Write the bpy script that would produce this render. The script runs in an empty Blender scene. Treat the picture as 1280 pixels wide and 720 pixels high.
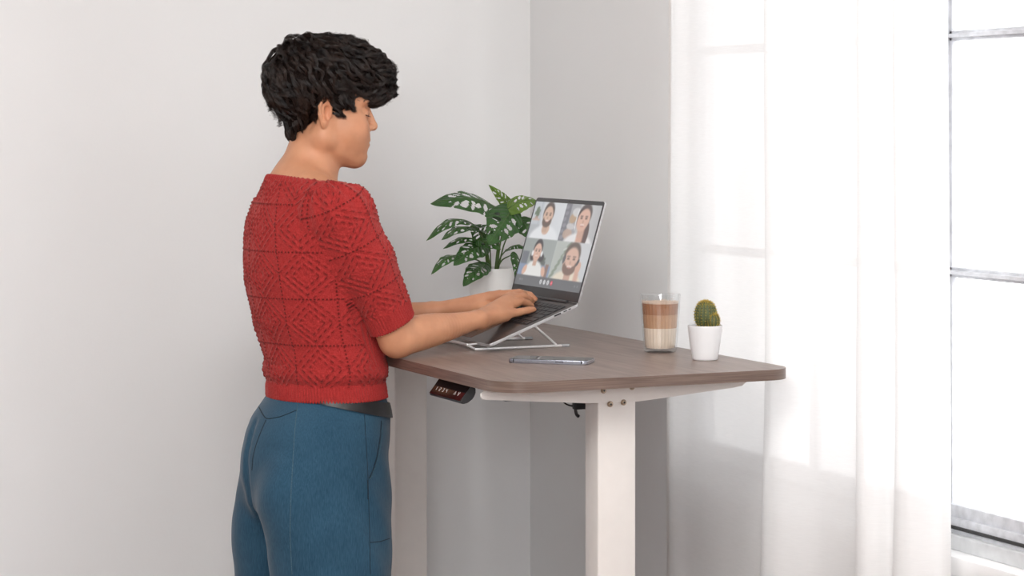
import bpy, bmesh, math, random
import numpy as np
from mathutils import Vector, Matrix
random.seed(7)
RNG = np.random.default_rng(11)
scene = bpy.context.scene
COL = scene.collection
R_ = math.radians

# ------------------------------------------------------------ camera (photo taken as 1280x720)
FPX, HORIZON, CAM_H = 2900.0, 160.0, 1.486
YAW = math.atan(1320.0 / FPX)
CD = np.array((math.sin(YAW), math.cos(YAW)))
CR = np.array((math.cos(YAW), -math.sin(YAW)))
cam_data = bpy.data.cameras.new('camera')
cam = bpy.data.objects.new('camera', cam_data)
COL.objects.link(cam)
cam.location = (0, 0, CAM_H)
cam.rotation_euler = (R_(90), 0, -YAW)
cam_data.sensor_width = 36
cam_data.lens = 36 * FPX / 1280
cam_data.shift_y = -(360 - HORIZON) / 1280
cam_data.clip_start = 0.05
scene.camera = cam


def V(px, py, Y):
    """where the sight line through a point of the photo meets the plane y = Y"""
    k = (px - 640) / FPX
    D = Y / (CD[1] + CR[1] * k)
    return Vector((CD[0] * D + CR[0] * k * D, Y, CAM_H - (py - HORIZON) * D / FPX))


def Zat(py, D):
    return CAM_H - (py - HORIZON) * D / FPX


# ------------------------------------------------------------ object helpers
def tag(o, label=None, cat=None, group=None, kind=None):
    if label: o['label'] = label
    if cat: o['category'] = cat
    if group: o['group'] = group
    if kind: o['kind'] = kind
    return o


def empty(name, loc, label=None, cat=None, group=None, kind=None):
    o = bpy.data.objects.new(name, None)
    COL.objects.link(o)
    o.location = loc
    o.empty_display_size = 0.05
    return tag(o, label, cat, group, kind)


def link_mesh(name, me, mat=None, parent=None, origin=None, smooth=True):
    """link mesh data given in world coordinates, origin moved to the parent's (or the given) point"""
    if isinstance(mat, (list, tuple)):
        for m in mat: me.materials.append(m)
    elif mat is not None:
        me.materials.append(mat)
    o = bpy.data.objects.new(name, me)
    COL.objects.link(o)
    base = Vector((0, 0, 0))
    if parent is not None:
        p = parent
        while p is not None:
            base = base + p.location
            p = p.parent
        o.parent = parent
    loc = Vector(origin) if origin is not None else Vector(base)
    if parent is not None:
        o.location = loc - base
    else:
        o.location = loc
    me.transform(Matrix.Translation(-loc))
    if smooth:
        me.polygons.foreach_set('use_smooth', np.ones(len(me.polygons), dtype=bool))
    me.update()
    return o


def obj(name, bm, mat=None, parent=None, origin=None, smooth=False, sharp=None):
    me = bpy.data.meshes.new(name)
    bmesh.ops.recalc_face_normals(bm, faces=bm.faces)
    bm.to_mesh(me)
    bm.free()
    o = link_mesh(name, me, mat, parent, origin, smooth)
    if sharp is not None:
        me.set_sharp_from_angle(angle=R_(sharp))
    return o


def add_box(bm, lo, hi, bev=0.0, seg=2, mat=None, mi=0):
    r = bmesh.ops.create_cube(bm, size=1)
    vs = r['verts']
    lo, hi = Vector(lo), Vector(hi)
    for v in vs:
        v.co = Vector(((lo[i] + hi[i]) / 2 + v.co[i] * (hi[i] - lo[i]) for i in range(3)))
    if mat is not None:
        bmesh.ops.transform(bm, matrix=mat, verts=vs)
    fs = list({f for v in vs for f in v.link_faces})
    for f in fs: f.material_index = mi
    if bev > 0:
        es = list({e for v in vs for e in v.link_edges})
        bmesh.ops.bevel(bm, geom=es, offset=bev, segments=seg, profile=0.5, affect='EDGES')
    return bm


def add_tube(bm, pts, rad, n=10, caps=True, flat=1.0):
    pts = [Vector(p) for p in pts]
    rads = rad if hasattr(rad, '__len__') else [rad] * len(pts)
    rings = []
    up = None
    for i, p in enumerate(pts):
        a = pts[max(i - 1, 0)]
        b = pts[min(i + 1, len(pts) - 1)]
        t = (b - a).normalized()
        if up is None:
            up = Vector((0, 0, 1)) if abs(t.z) < 0.9 else Vector((1, 0, 0))
        s = t.cross(up).normalized()
        up = s.cross(t).normalized()
        rings.append([bm.verts.new(p + (s * math.cos(2 * math.pi * k / n) + up * flat * math.sin(2 * math.pi * k / n)) * rads[i]) for k in range(n)])
    for i in range(len(rings) - 1):
        for k in range(n):
            bm.faces.new((rings[i][k], rings[i][(k + 1) % n], rings[i + 1][(k + 1) % n], rings[i + 1][k]))
    if caps:
        bm.faces.new(rings[0][::-1])
        bm.faces.new(rings[-1])
    return bm


def add_lathe(bm, prof, c, n=48, closed=False, fn=None):
    """prof: (radius, z) from one end to the other; fn(angle, r, z) may change the radius"""
    rings = []
    for r, z in prof:
        if r < 1e-6:
            rings.append([bm.verts.new((c[0], c[1], c[2] + z))])
        else:
            ring = []
            for k in range(n):
                a = 2 * math.pi * k / n
                rr = fn(a, r, z) if fn else r
                ring.append(bm.verts.new((c[0] + rr * math.cos(a), c[1] + rr * math.sin(a), c[2] + z)))
            rings.append(ring)
    for A, B in zip(rings[:-1], rings[1:]):
        for k in range(n):
            k2 = (k + 1) % n
            if len(A) == 1 and len(B) == 1: continue
            if len(A) == 1: bm.faces.new((A[0], B[k], B[k2]))
            elif len(B) == 1: bm.faces.new((A[k], A[k2], B[0]))
            else: bm.faces.new((A[k], A[k2], B[k2], B[k]))
    return bm


def add_prism(bm, outline, z0, z1, M=None, bev=0.0, seg=2):
    """outline: list of (x, y); extruded from z0 to z1, then transformed by M"""
    a = [bm.verts.new((x, y, z0)) for x, y in outline]
    b = [bm.verts.new((x, y, z1)) for x, y in outline]
    n = len(a)
    fs = [bm.faces.new(a[::-1]), bm.faces.new(b)]
    for i in range(n):
        fs.append(bm.faces.new((a[i], a[(i + 1) % n], b[(i + 1) % n], b[i])))
    if bev > 0:
        es = list(fs[0].edges) + list(fs[1].edges)
        r = bmesh.ops.bevel(bm, geom=es, offset=bev, segments=seg, profile=0.5, affect='EDGES')
        vs = list({v for f in r['faces'] for v in f.verts} | {v for v in a + b if v.is_valid})
    else:
        vs = a + b
    if M is not None:
        bmesh.ops.transform(bm, matrix=M, verts=vs)
    return bm


def round_rect(x0, y0, x1, y1, r, n=6):
    pts = []
    rs = r if hasattr(r, '__len__') else (r, r, r, r)
    for (cx, cy, a0, rr) in ((x1 - rs[0], y1 - rs[0], 0, rs[0]), (x0 + rs[1], y1 - rs[1], 90, rs[1]), (x0 + rs[2], y0 + rs[2], 180, rs[2]), (x1 - rs[3], y0 + rs[3], 270, rs[3])):
        for k in range(n + 1):
            a = R_(a0 + 90 * k / n)
            pts.append((cx + rr * math.cos(a), cy + rr * math.sin(a)))
    return pts


# ------------------------------------------------------------ materials
def mat_new(name):
    m = bpy.data.materials.new(name)
    m.use_nodes = True
    nt = m.node_tree
    return m, nt, nt.nodes['Principled BSDF'], nt.nodes['Material Output']


def mat(name, col, rough=0.5, metal=0.0, spec=0.5, noise=None, bump=None, **kw):
    """noise = (scale, amount, detail): procedural colour variation; bump = (scale, strength, distance)"""
    m, nt, b, out = mat_new(name)
    b.inputs['Base Color'].default_value = (*col, 1)
    b.inputs['Roughness'].default_value = rough
    b.inputs['Metallic'].default_value = metal
    b.inputs['Specular IOR Level'].default_value = spec
    for k, v in kw.items():
        b.inputs[k.replace('_', ' ')].default_value = v
    tc = nt.nodes.new('ShaderNodeTexCoord')
    if noise:
        nz = nt.nodes.new('ShaderNodeTexNoise')
        nz.inputs['Scale'].default_value = noise[0]
        nz.inputs['Detail'].default_value = noise[2] if len(noise) > 2 else 4
        nt.links.new(tc.outputs['Object'], nz.inputs['Vector'])
        rp = nt.nodes.new('ShaderNodeMapRange')
        rp.inputs['From Min'].default_value = 0.3; rp.inputs['From Max'].default_value = 0.7
        rp.inputs['To Min'].default_value = 1 - noise[1]; rp.inputs['To Max'].default_value = 1 + noise[1]
        nt.links.new(nz.outputs['Fac'], rp.inputs['Value'])
        mx = nt.nodes.new('ShaderNodeVectorMath'); mx.operation = 'SCALE'
        mx.inputs[0].default_value = col
        nt.links.new(rp.outputs['Result'], mx.inputs['Scale'])
        nt.links.new(mx.outputs['Vector'], b.inputs['Base Color'])
    if bump:
        nb = nt.nodes.new('ShaderNodeTexNoise')
        nb.inputs['Scale'].default_value = bump[0]; nb.inputs['Detail'].default_value = 5
        nt.links.new(tc.outputs['Object'], nb.inputs['Vector'])
        bp = nt.nodes.new('ShaderNodeBump')
        bp.inputs['Strength'].default_value = bump[1]; bp.inputs['Distance'].default_value = bump[2]
        nt.links.new(nb.outputs['Fac'], bp.inputs['Height'])
        nt.links.new(bp.outputs['Normal'], b.inputs['Normal'])
    return m


def add_translucent(m, col, fac):
    nt = m.node_tree
    out = nt.nodes['Material Output']
    b = nt.nodes['Principled BSDF']
    t = nt.nodes.new('ShaderNodeBsdfTranslucent'); t.inputs['Color'].default_value = (*col, 1)
    mx = nt.nodes.new('ShaderNodeMixShader'); mx.inputs['Fac'].default_value = fac
    nt.links.new(b.outputs[0], mx.inputs[1]); nt.links.new(t.outputs[0], mx.inputs[2])
    nt.links.new(mx.outputs[0], out.inputs['Surface'])
    return m

def clear_glass(name, tint, f0=0.04, rough=0.02):
    """see-through glass with a mirror reflection that grows at grazing angles, the same from both sides"""
    m, nt, b, out = mat_new(name)
    nt.nodes.remove(b)
    tr = nt.nodes.new('ShaderNodeBsdfTransparent'); tr.inputs['Color'].default_value = (*tint, 1)
    gl = nt.nodes.new('ShaderNodeBsdfGlossy'); gl.inputs['Roughness'].default_value = rough
    ge = nt.nodes.new('ShaderNodeNewGeometry')
    dt_ = nt.nodes.new('ShaderNodeVectorMath'); dt_.operation = 'DOT_PRODUCT'
    nt.links.new(ge.outputs['Incoming'], dt_.inputs[0]); nt.links.new(ge.outputs['Normal'], dt_.inputs[1])
    last = dt_.outputs['Value']
    for op, v in (('ABSOLUTE', None), ('SUBTRACT', 1.0), ('POWER', 5.0), ('MULTIPLY_ADD', (1 - f0))):
        n = nt.nodes.new('ShaderNodeMath'); n.operation = op
        if op == 'SUBTRACT': n.inputs[0].default_value = v; nt.links.new(last, n.inputs[1]); n.use_clamp = True
        else:
            nt.links.new(last, n.inputs[0])
            if v is not None: n.inputs[1].default_value = v
            if op == 'MULTIPLY_ADD': n.inputs[2].default_value = f0
        last = n.outputs[0]
    mx = nt.nodes.new('ShaderNodeMixShader')
    nt.links.new(last, mx.inputs[0]); nt.links.new(tr.outputs[0], mx.inputs[1]); nt.links.new(gl.outputs[0], mx.inputs[2])
    nt.links.new(mx.outputs[0], out.inputs['Surface'])
    return m
# ============================================================ the room
WALL_Y, WALL_X = 5.62, 2.612
CEIL = 2.85
M_wall = mat('white_wall_paint', (0.785, 0.79, 0.788), 0.75, spec=0.25, noise=(1.6, 0.015, 3), bump=(160, 0.06, 0.002))
M_ceil = mat('white_ceiling_paint', (0.82, 0.81, 0.80), 0.85, spec=0.2, noise=(2, 0.01, 2))
M_sill = mat('white_sill_gloss_paint', (0.86, 0.86, 0.86), 0.35, noise=(6, 0.02, 3))
M_floor = mat('brown_floor_boards', (0.17, 0.085, 0.062), 0.45, noise=(3, 0.25, 6))
M_steel = mat('grey_window_steel', (0.56, 0.57, 0.60), 0.4, 0.0, noise=(40, 0.14, 5), bump=(90, 0.3, 0.002))
M_gasket = mat('dark_window_gasket', (0.03, 0.03, 0.03), 0.6, noise=(50, 0.2))

bm = bmesh.new(); add_box(bm, (-3.2, WALL_Y, 0), (WALL_X + 0.12, WALL_Y + 0.15, CEIL))
obj('wall_back', bm, M_wall)['kind'] = 'structure'
WIN = dict(y0=3.25, y1=4.83, z0=0.6646, z1=2.48)
W2 = dict(y0=-1.30, y1=1.10, z0=1.45, z1=2.70)
bm = bmesh.new()
X0, X1 = WALL_X, WALL_X + 0.12
ZT = 2.60
add_box(bm, (X0, WIN['y0'], 0), (X1, WALL_Y, WIN['z0']))
add_box(bm, (X0, -2.2, 0), (X1, WIN['y0'], W2['z0']))
add_box(bm, (X0, WIN['y0'], WIN['z1']), (X1, WALL_Y, CEIL))
add_box(bm, (X0, -2.2, W2['z1']), (X1, WIN['y0'], CEIL))
add_box(bm, (X0, WIN['y1'], WIN['z0']), (X1, WALL_Y, WIN['z1']))
add_box(bm, (X0, W2['y1'], W2['z0']), (X1, WIN['y0'], W2['z1']))
add_box(bm, (X0, -2.2, W2['z0']), (X1, W2['y0'], W2['z1']))
obj('wall_right', bm, M_wall)['kind'] = 'structure'
bm = bmesh.new(); add_box(bm, (-3.35, -2.2, 0), (-3.2, WALL_Y + 0.15, CEIL))
obj('wall_left', bm, mat('grey_wall_paint', (0.26, 0.26, 0.26), 0.8, spec=0.2, noise=(2, 0.02)))['kind'] = 'structure'
bm = bmesh.new()
for q0, q1 in (((-3.35, -2.35, 0), (-2.8, -2.2, CEIL)), ((-0.6, -2.35, 0), (X1, -2.2, CEIL)), ((-2.8, -2.35, 0), (-0.6, -2.2, 1.5)), ((-2.8, -2.35, 2.75), (-0.6, -2.2, CEIL))):  # gap in this unseen wall is an opening added for the front fill light
    add_box(bm, q0, q1)
obj('wall_front', bm, mat('grey_front_wall_paint', (0.30, 0.30, 0.30), 0.8, spec=0.2, noise=(2, 0.02)))['kind'] = 'structure'
bm = bmesh.new(); add_box(bm, (-3.35, -2.2, -0.1), (X1, WALL_Y + 0.15, 0))
obj('floor', bm, M_floor)['kind'] = 'structure'
bm = bmesh.new(); add_box(bm, (-3.35, -2.2, CEIL), (X1, WALL_Y + 0.15, CEIL + 0.1))
obj('ceiling', bm, M_ceil)['kind'] = 'structure'

# window with steel glazing bars
win = empty('window_1', (WALL_X + 0.10, 3.6, WIN['z0']), kind='structure')
bm = bmesh.new()
gx = WALL_X + 0.05                       # plane of the bars
BZ = [0.749, 1.203, 1.667, 2.130]
bar_y = [3.803, 4.30]
# outer frame
add_box(bm, (gx, WIN['y0'], WIN['z0'] + 0.030), (gx + 0.045, WIN['y1'], 0.725), 0.002)
add_box(bm, (gx + 0.008, WIN['y0'], 0.723), (gx + 0.035, WIN['y1'], 0.749), 0.003)
add_box(bm, (gx, WIN['y0'], WIN['z1'] - 0.045), (gx + 0.045, WIN['y1'], WIN['z1']), 0.002)
add_box(bm, (gx, WIN['y1'] - 0.035, WIN['z0'] + 0.03), (gx + 0.045, WIN['y1'], WIN['z1']), 0.002)
add_box(bm, (gx, WIN['y0'], WIN['z0'] + 0.03), (gx + 0.045, WIN['y0'] + 0.035, WIN['z1']), 0.002)
obj('window_frame', bm, M_steel, win, sharp=40)
for z in BZ[1:]:
    bm = bmesh.new()
    add_box(bm, (gx + 0.004, WIN['y0'] + 0.03, z - 0.004), (gx + 0.030, WIN['y1'] - 0.03, z + 0.004), 0.001)
    add_box(bm, (gx + 0.014, WIN['y0'] + 0.03, z - 0.010), (gx + 0.024, WIN['y1'] - 0.03, z + 0.010), 0.001)
    obj('glazing_bar', bm, M_steel, win)
for y in bar_y:
    bm = bmesh.new()
    add_box(bm, (gx + 0.004, y - 0.004, WIN['z0'] + 0.05), (gx + 0.030, y + 0.004, WIN['z1'] - 0.04), 0.001)
    add_box(bm, (gx + 0.014, y - 0.011, WIN['z0'] + 0.05), (gx + 0.024, y + 0.011, WIN['z1'] - 0.04), 0.001)
    obj('glazing_bar', bm, M_steel, win)
bm = bmesh.new(); add_box(bm, (gx - 0.004, WIN['y0'], 0.7035), (gx + 0.004, WIN['y1'], 0.7100), 0.001)
obj('gasket', bm, M_gasket, win)
bm = bmesh.new(); add_box(bm, (WALL_X - 0.003, WIN['y0'] - 0.0, WIN['z0'] - 0.035), (WALL_X + 0.12, WIN['y1'] + 0.0, WIN['z0'] + 0.001), 0.003)
obj('window_sill', bm, M_sill, win, sharp=40)
bm = bmesh.new(); add_box(bm, (gx - 0.012, WIN['y0'], WIN['z0'] + 0.001), (gx + 0.06, WIN['y1'], WIN['z0'] + 0.031), 0.002)
obj('bottom_track', bm, mat('pale_window_track', (0.62, 0.63, 0.64), 0.4, 0.1, noise=(30, 0.1)), win)
# glass: clear with a faint reflection
mg = clear_glass('window_glass', (1, 1, 1), 0.02)
bm = bmesh.new(); add_box(bm, (gx + 0.017, WIN['y0'] + 0.02, WIN['z0'] + 0.06), (gx + 0.021, WIN['y1'] - 0.02, WIN['z1'] - 0.03))
obj('window_pane', bm, mg, win)

# ------------------------------------------------------------ sheer curtain
mc, nt, b, out = mat_new('white_sheer_cloth')
b.inputs['Base Color'].default_value = (0.93, 0.925, 0.92, 1); b.inputs['Roughness'].default_value = 0.9
b.inputs['Specular IOR Level'].default_value = 0.1
tl = nt.nodes.new('ShaderNodeBsdfTranslucent'); tl.inputs['Color'].default_value = (0.93, 0.925, 0.915, 1)
tp = nt.nodes.new('ShaderNodeBsdfTransparent'); tp.inputs['Color'].default_value = (1, 1, 1, 1)
m1 = nt.nodes.new('ShaderNodeMixShader'); m1.inputs[0].default_value = 0.22
nt.links.new(b.outputs[0], m1.inputs[1]); nt.links.new(tl.outputs[0], m1.inputs[2])
m2 = nt.nodes.new('ShaderNodeMixShader')
tc = nt.nodes.new('ShaderNodeTexCoord')
mp = nt.nodes.new('ShaderNodeMapping'); mp.inputs['Scale'].default_value = (40, 40, 900)
nz = nt.nodes.new('ShaderNodeTexNoise'); nz.inputs['Scale'].default_value = 1.0; nz.inputs['Detail'].default_value = 3
nt.links.new(tc.outputs['Object'], mp.inputs['Vector']); nt.links.new(mp.outputs[0], nz.inputs['Vector'])
mr = nt.nodes.new('ShaderNodeMapRange'); mr.inputs['To Min'].default_value = 0.03; mr.inputs['To Max'].default_value = 0.14
nt.links.new(nz.outputs['Fac'], mr.inputs['Value']); nt.links.new(mr.outputs[0], m2.inputs[0])
nt.links.new(m1.outputs[0], m2.inputs[1]); nt.links.new(tp.outputs[0], m2.inputs[2])
nt.links.new(m2.outputs[0], out.inputs['Surface'])
M_curtain = mc

# plan of the cloth (x off the wall plane, y), far edge to near edge: it doubles back on itself at the deep folds
PLAN = [(2.545, 4.718), (2.537, 4.675), (2.541, 4.62), (2.536, 4.52), (2.541, 4.40), (2.537, 4.31), (2.540, 4.245), (2.526, 4.225), (2.497, 4.210),
        (2.481, 4.185), (2.484, 4.140), (2.503, 4.085), (2.522, 4.03), (2.535, 3.965), (2.540, 3.91), (2.531, 3.875), (2.505, 3.860),
        (2.483, 3.840), (2.482, 3.805), (2.498, 3.775), (2.516, 3.765), (2.518, 3.745), (2.500, 3.735), (2.484, 3.715), (2.486, 3.675), (2.505, 3.635), (2.525, 3.612), (2.540, 3.612)]


def spline(P, n):
    P = np.array(P, float)
    d = np.r_[0, np.cumsum(np.linalg.norm(np.diff(P, axis=0), axis=1))]
    t = np.linspace(0, d[-1], n)
    Q = np.stack([np.interp(t, d, P[:, k]) for k in range(P.shape[1])], 1)
    ker = np.array([1, 4, 6, 4, 1.]) / 16
    for _ in range(3):
        Qp = np.pad(Q, ((2, 2), (0, 0)), mode='edge')
        Q2 = sum(ker[j] * Qp[j:j + n] for j in range(5))
        Q2[0], Q2[-1] = Q[0], Q[-1]
        Q = Q2
    return Q, t


def further(x, y):
    # the same fold, set further off the wall's plane along its own sight line
    px_k = (CR[0] * x + CR[1] * y) / (CD[0] * x + CD[1] * y)
    x2 = 2.480 + (x - 2.480) * 1.45
    D = x2 / (CD[0] + CR[0] * px_k)
    return (x2, (CD[1] + CR[1] * px_k) * D)


CP, ct = spline([further(*p) for p in PLAN], 170)
zs = np.linspace(0.012, 2.40, 90)
bm = bmesh.new()
rows = []
for z in zs:
    q = np.clip((1.6 - z) / 1.3, 0, 1)
    row = []
    for j, (x, y) in enumerate(CP):
        s = ct[j]
        wob = 0.006 * math.sin(s * 9 + z * 2.1) * q + 0.003 * math.sin(s * 23 + z * 5.0 + 1.0) * q
        dy = 0.018 * math.sin(z * 1.7 + s * 2.0) * q
        xx = min(x + wob * (0.5 if x > 2.56 else 1), 2.602)
        row.append(bm.verts.new((max(xx, 2.4745), y + dy, z)))
    rows.append(row)
for a, b_ in zip(rows[:-1], rows[1:]):
    for j in range(len(a) - 1):
        bm.faces.new((a[j], a[j + 1], b_[j + 1], b_[j]))
curt = obj('curtain', bm, M_curtain, origin=(2.53, 4.15, 0.012), smooth=True)
tag(curt, 'white sheer floor-length curtain hanging in folds before the window, behind the desk', 'curtain')
# stitched side hems: doubled cloth strips
M_hem = mat('white_hem_cloth', (0.84, 0.82, 0.80), 0.9, spec=0.1, noise=(300, 0.08))
add_translucent(M_hem, (0.88, 0.86, 0.84), 0.45)
wc = len(CP)
for j0, j1 in ((0, 3), (166, 169)):
    bm = bmesh.new()
    g = [[bm.verts.new(curt.data.vertices[r * wc + j].co + Vector((-0.0012, 0, 0)) + curt.location) for j in range(j0, j1 + 1)] for r in range(len(zs))]
    for a, b_ in zip(g[:-1], g[1:]):
        for j in range(len(a) - 1):
            bm.faces.new((a[j], a[j + 1], b_[j + 1], b_[j]))
    obj('hem', bm, M_hem, curt, smooth=True)
# ============================================================ standing desk
DZ = 1.0
DX0, DX1, DY0, DY1 = 1.810, 2.466, 4.026, 5.425
TH = 0.0215


def wood(name, scale, c0, c1, rough=0.36):
    m, nt, b, out = mat_new(name)
    tc = nt.nodes.new('ShaderNodeTexCoord')
    mp = nt.nodes.new('ShaderNodeMapping'); mp.inputs['Scale'].default_value = scale
    nt.links.new(tc.outputs['Object'], mp.inputs['Vector'])
    n1 = nt.nodes.new('ShaderNodeTexNoise'); n1.inputs['Scale'].default_value = 1; n1.inputs['Detail'].default_value = 7; n1.inputs['Roughness'].default_value = 0.62
    n1.inputs['Distortion'].default_value = 0.35
    nt.links.new(mp.outputs[0], n1.inputs['Vector'])
    cr = nt.nodes.new('ShaderNodeValToRGB')
    cr.color_ramp.elements[0].position = 0.30; cr.color_ramp.elements[0].color = (*c0, 1)
    cr.color_ramp.elements[1].position = 0.70; cr.color_ramp.elements[1].color = (*c1, 1)
    nt.links.new(n1.outputs['Fac'], cr.inputs['Fac']); nt.links.new(cr.outputs['Color'], b.inputs['Base Color'])
    b.inputs['Roughness'].default_value = rough
    bp = nt.nodes.new('ShaderNodeBump'); bp.inputs['Strength'].default_value = 0.15; bp.inputs['Distance'].default_value = 0.001
    nt.links.new(n1.outputs['Fac'], bp.inputs['Height']); nt.links.new(bp.outputs[0], b.inputs['Normal'])
    return m


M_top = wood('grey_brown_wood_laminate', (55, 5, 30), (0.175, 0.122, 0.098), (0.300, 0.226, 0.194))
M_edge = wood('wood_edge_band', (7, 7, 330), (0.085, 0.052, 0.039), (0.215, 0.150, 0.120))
M_white = mat('white_powder_coated_steel', (0.76, 0.725, 0.69), 0.42, spec=0.4, noise=(30, 0.015), bump=(900, 0.08, 0.0005))
M_bolt = mat('bronze_bolt_steel', (0.42, 0.33, 0.25), 0.3, 0.9, noise=(200, 0.15))
M_black = mat('black_plastic', (0.012, 0.012, 0.013), 0.35, noise=(80, 0.2))
M_blackgloss = mat('gloss_black_panel', (0.012, 0.008, 0.008), 0.10, noise=(60, 0.1))

desk = empty('standing_desk', (2.138, 4.72, 0), 'height-adjustable standing desk with grey-brown wood top and white steel legs', 'desk')
outline = round_rect(DX0, DY0, DX1, DY1, (0.060, 0.060, 0.075, 0.062), 12)
# round_rect order: (+x,+y), (-x,+y), (-x,-y), (+x,-y)
bm = bmesh.new(); add_prism(bm, outline, DZ - TH, DZ, bev=0.0012, seg=2)
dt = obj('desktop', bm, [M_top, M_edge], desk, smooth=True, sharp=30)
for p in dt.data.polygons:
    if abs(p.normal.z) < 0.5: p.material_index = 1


def desk_leg(y0, y1, sy):
    bm = bmesh.new(); add_box(bm, (2.073, y0, 0.36), (2.158, y1, DZ - TH - 0.001), 0.004, 3)
    lg = obj('leg', bm, M_white, desk, sharp=40)
    bm = bmesh.new(); add_box(bm, (2.080, y0 + 0.005, 0.045), (2.151, y1 - 0.005, 0.359), 0.004, 3)
    obj('lower_column', bm, M_white, lg, sharp=40)
    bm = bmesh.new(); add_box(bm, (1.82, y0 - 0.005, 0.0), (2.42, y1 + 0.005, 0.045), 0.010, 3)
    obj('foot', bm, M_white, lg, sharp=40)
    # tapered side bracket, a thin plate in front of the column's top
    ya = y0 - 0.0035 if sy > 0 else y1 + 0.0005
    prof = [(1.826, DZ - TH - 0.001), (1.816, DZ - TH - 0.010), (1.816, 0.962), (1.820, 0.957), (1.828, 0.956), (2.05, 0.9385), (2.158, 0.9365), (2.20, 0.9395),
            (2.38, 0.954), (2.402, 0.957), (2.412, 0.964), (2.4135, DZ - TH - 0.001)]
    bm = bmesh.new()
    M = Matrix(((1, 0, 0, 0), (0, 0, 1, 0), (0, 1, 0, 0), (0, 0, 0, 1)))
    add_prism(bm, prof, ya, ya + 0.003, M, bev=0.0008, seg=1)
    br = obj('side_bracket', bm, M_white, desk)
    # flange of the bracket under the top
    bm = bmesh.new(); add_box(bm, (1.83, y0, DZ - TH - 0.004), (2.405, y1, DZ - TH - 0.0005), 0.001)
    obj('top_flange', bm, M_white, br)
    yf = ya if sy > 0 else ya + 0.003
    sg = -1 if sy > 0 else 1
    for (bx, bz) in ((2.098, 0.9345), (2.128, 0.9365), (2.083, 0.9625), (2.147, 0.9665)):
        bm = bmesh.new()
        hexa = [(0.0055 * math.cos(R_(60 * k)), 0.0055 * math.sin(R_(60 * k))) for k in range(24)]
        rr = [(0.0062 * math.cos(R_(15 * k)), 0.0062 * math.sin(R_(15 * k))) for k in range(24)]
        Mb = Matrix.Translation((bx, yf, bz)) @ Matrix.Rotation(R_(90) * (1 if sg < 0 else -1), 4, 'X')
        add_prism(bm, rr, -0.0005, 0.0012, Mb)
        rr2 = [(0.0046 * math.cos(R_(15 * k)), 0.0046 * math.sin(R_(15 * k))) for k in range(24)]
        add_prism(bm, rr2, 0.001, 0.0045, Mb, bev=0.001)
        hx = [(0.0024 * math.cos(R_(60 * k)), 0.0024 * math.sin(R_(60 * k))) for k in range(6)]
        o = obj('bolt', bm, M_bolt, br, smooth=True, sharp=35)
        bm = bmesh.new(); add_prism(bm, hx, 0.0044, 0.0047, Mb)
        obj('hex_socket', bm, M_black, o)


desk_leg(4.140, 4.200, 1)
desk_leg(5.240, 5.300, -1)
# crossbeam between the legs, tucked up under the top
bm = bmesh.new(); add_box(bm, (2.095, 4.201, 0.945), (2.135, 5.239, DZ - TH - 0.006), 0.003)
obj('crossbeam', bm, M_white, desk)

# handset under the front edge
hA, hB = V(575, 503.5, 4.222), V(589, 483, 4.222)          # lower and upper end of the handset's near end
hs = Vector((hB.x, 4.3, hB.z))
ya, yb = 4.222, 4.385
hv = Vector((hA.x - hB.x, hA.z - hB.z)); hl = hv.length; hv.normalize(); hn = Vector((-hv.y, hv.x))   # hn: away from the user
Mh = Matrix(((1, 0, 0, hs.x), (0, 0, 1, 0), (0, 1, 0, hs.z), (0, 0, 0, 1)))
prof = []
for sa, nb in ((-0.004, 0.0), (0.010, -0.0005), (0.028, -0.0005), (hl - 0.003, 0.0), (hl, 0.003), (hl - 0.003, 0.010), (hl * .6, 0.0175), (hl * .3, 0.018), (0.0, 0.014), (-0.006, 0.006)):
    prof.append((hv.x * sa + hn.x * nb, hv.y * sa + hn.y * nb))
P2 = []
for i in range(len(prof)):
    a, b_ = Vector(prof[i]), Vector(prof[(i + 1) % len(prof)])
    for t in (0, 0.33, 0.66): P2.append(tuple(a.lerp(b_, t)))
Pn = np.array(P2)
for _ in range(2): Pn = (np.roll(Pn, 1, 0) + 2 * Pn + np.roll(Pn, -1, 0)) / 4
bm = bmesh.new(); add_prism(bm, [tuple(q) for q in Pn], ya, yb, Mh, bev=0.0015)
ctl = obj('control_panel', bm, mat('charcoal_handset_plastic', (0.030, 0.032, 0.035), 0.35, noise=(60, 0.1)), desk, smooth=True, sharp=35)
# glossy front face with its markings
fa = Vector((hv.x * (hl - 0.002) - hn.x * 0.0002, 0, hv.y * (hl - 0.002) - hn.y * 0.0002)); fb = Vector((hv.x * -0.003, 0, hv.y * -0.003))
fdir = (fb - fa).normalized(); fn = Vector((-fdir.z, 0, fdir.x))
bm = bmesh.new()
def face_pt(u, w, off): return Vector((hs.x, 0, hs.z)) + fa.lerp(fb, w) + fn * off + Vector((0, ya + (yb - ya) * (1 - u), 0))
q = [face_pt(0.015, 0.02, 0.0014), face_pt(0.985, 0.02, 0.0014), face_pt(0.985, 0.98, 0.0014), face_pt(0.015, 0.98, 0.0014)]
q2 = [p - fn * 0.0035 for p in q]
va = [bm.verts.new(p) for p in q]; vb = [bm.verts.new(p) for p in q2]
bm.faces.new(va); bm.faces.new(vb[::-1])
for i in range(4): bm.faces.new((va[i], vb[i], vb[(i + 1) % 4], va[(i + 1) % 4]))
obj('display_face', bm, M_blackgloss, ctl)
M_mark = mat('pale_printed_marks', (0.62, 0.55, 0.52), 0.5, noise=(100, 0.05))
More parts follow.
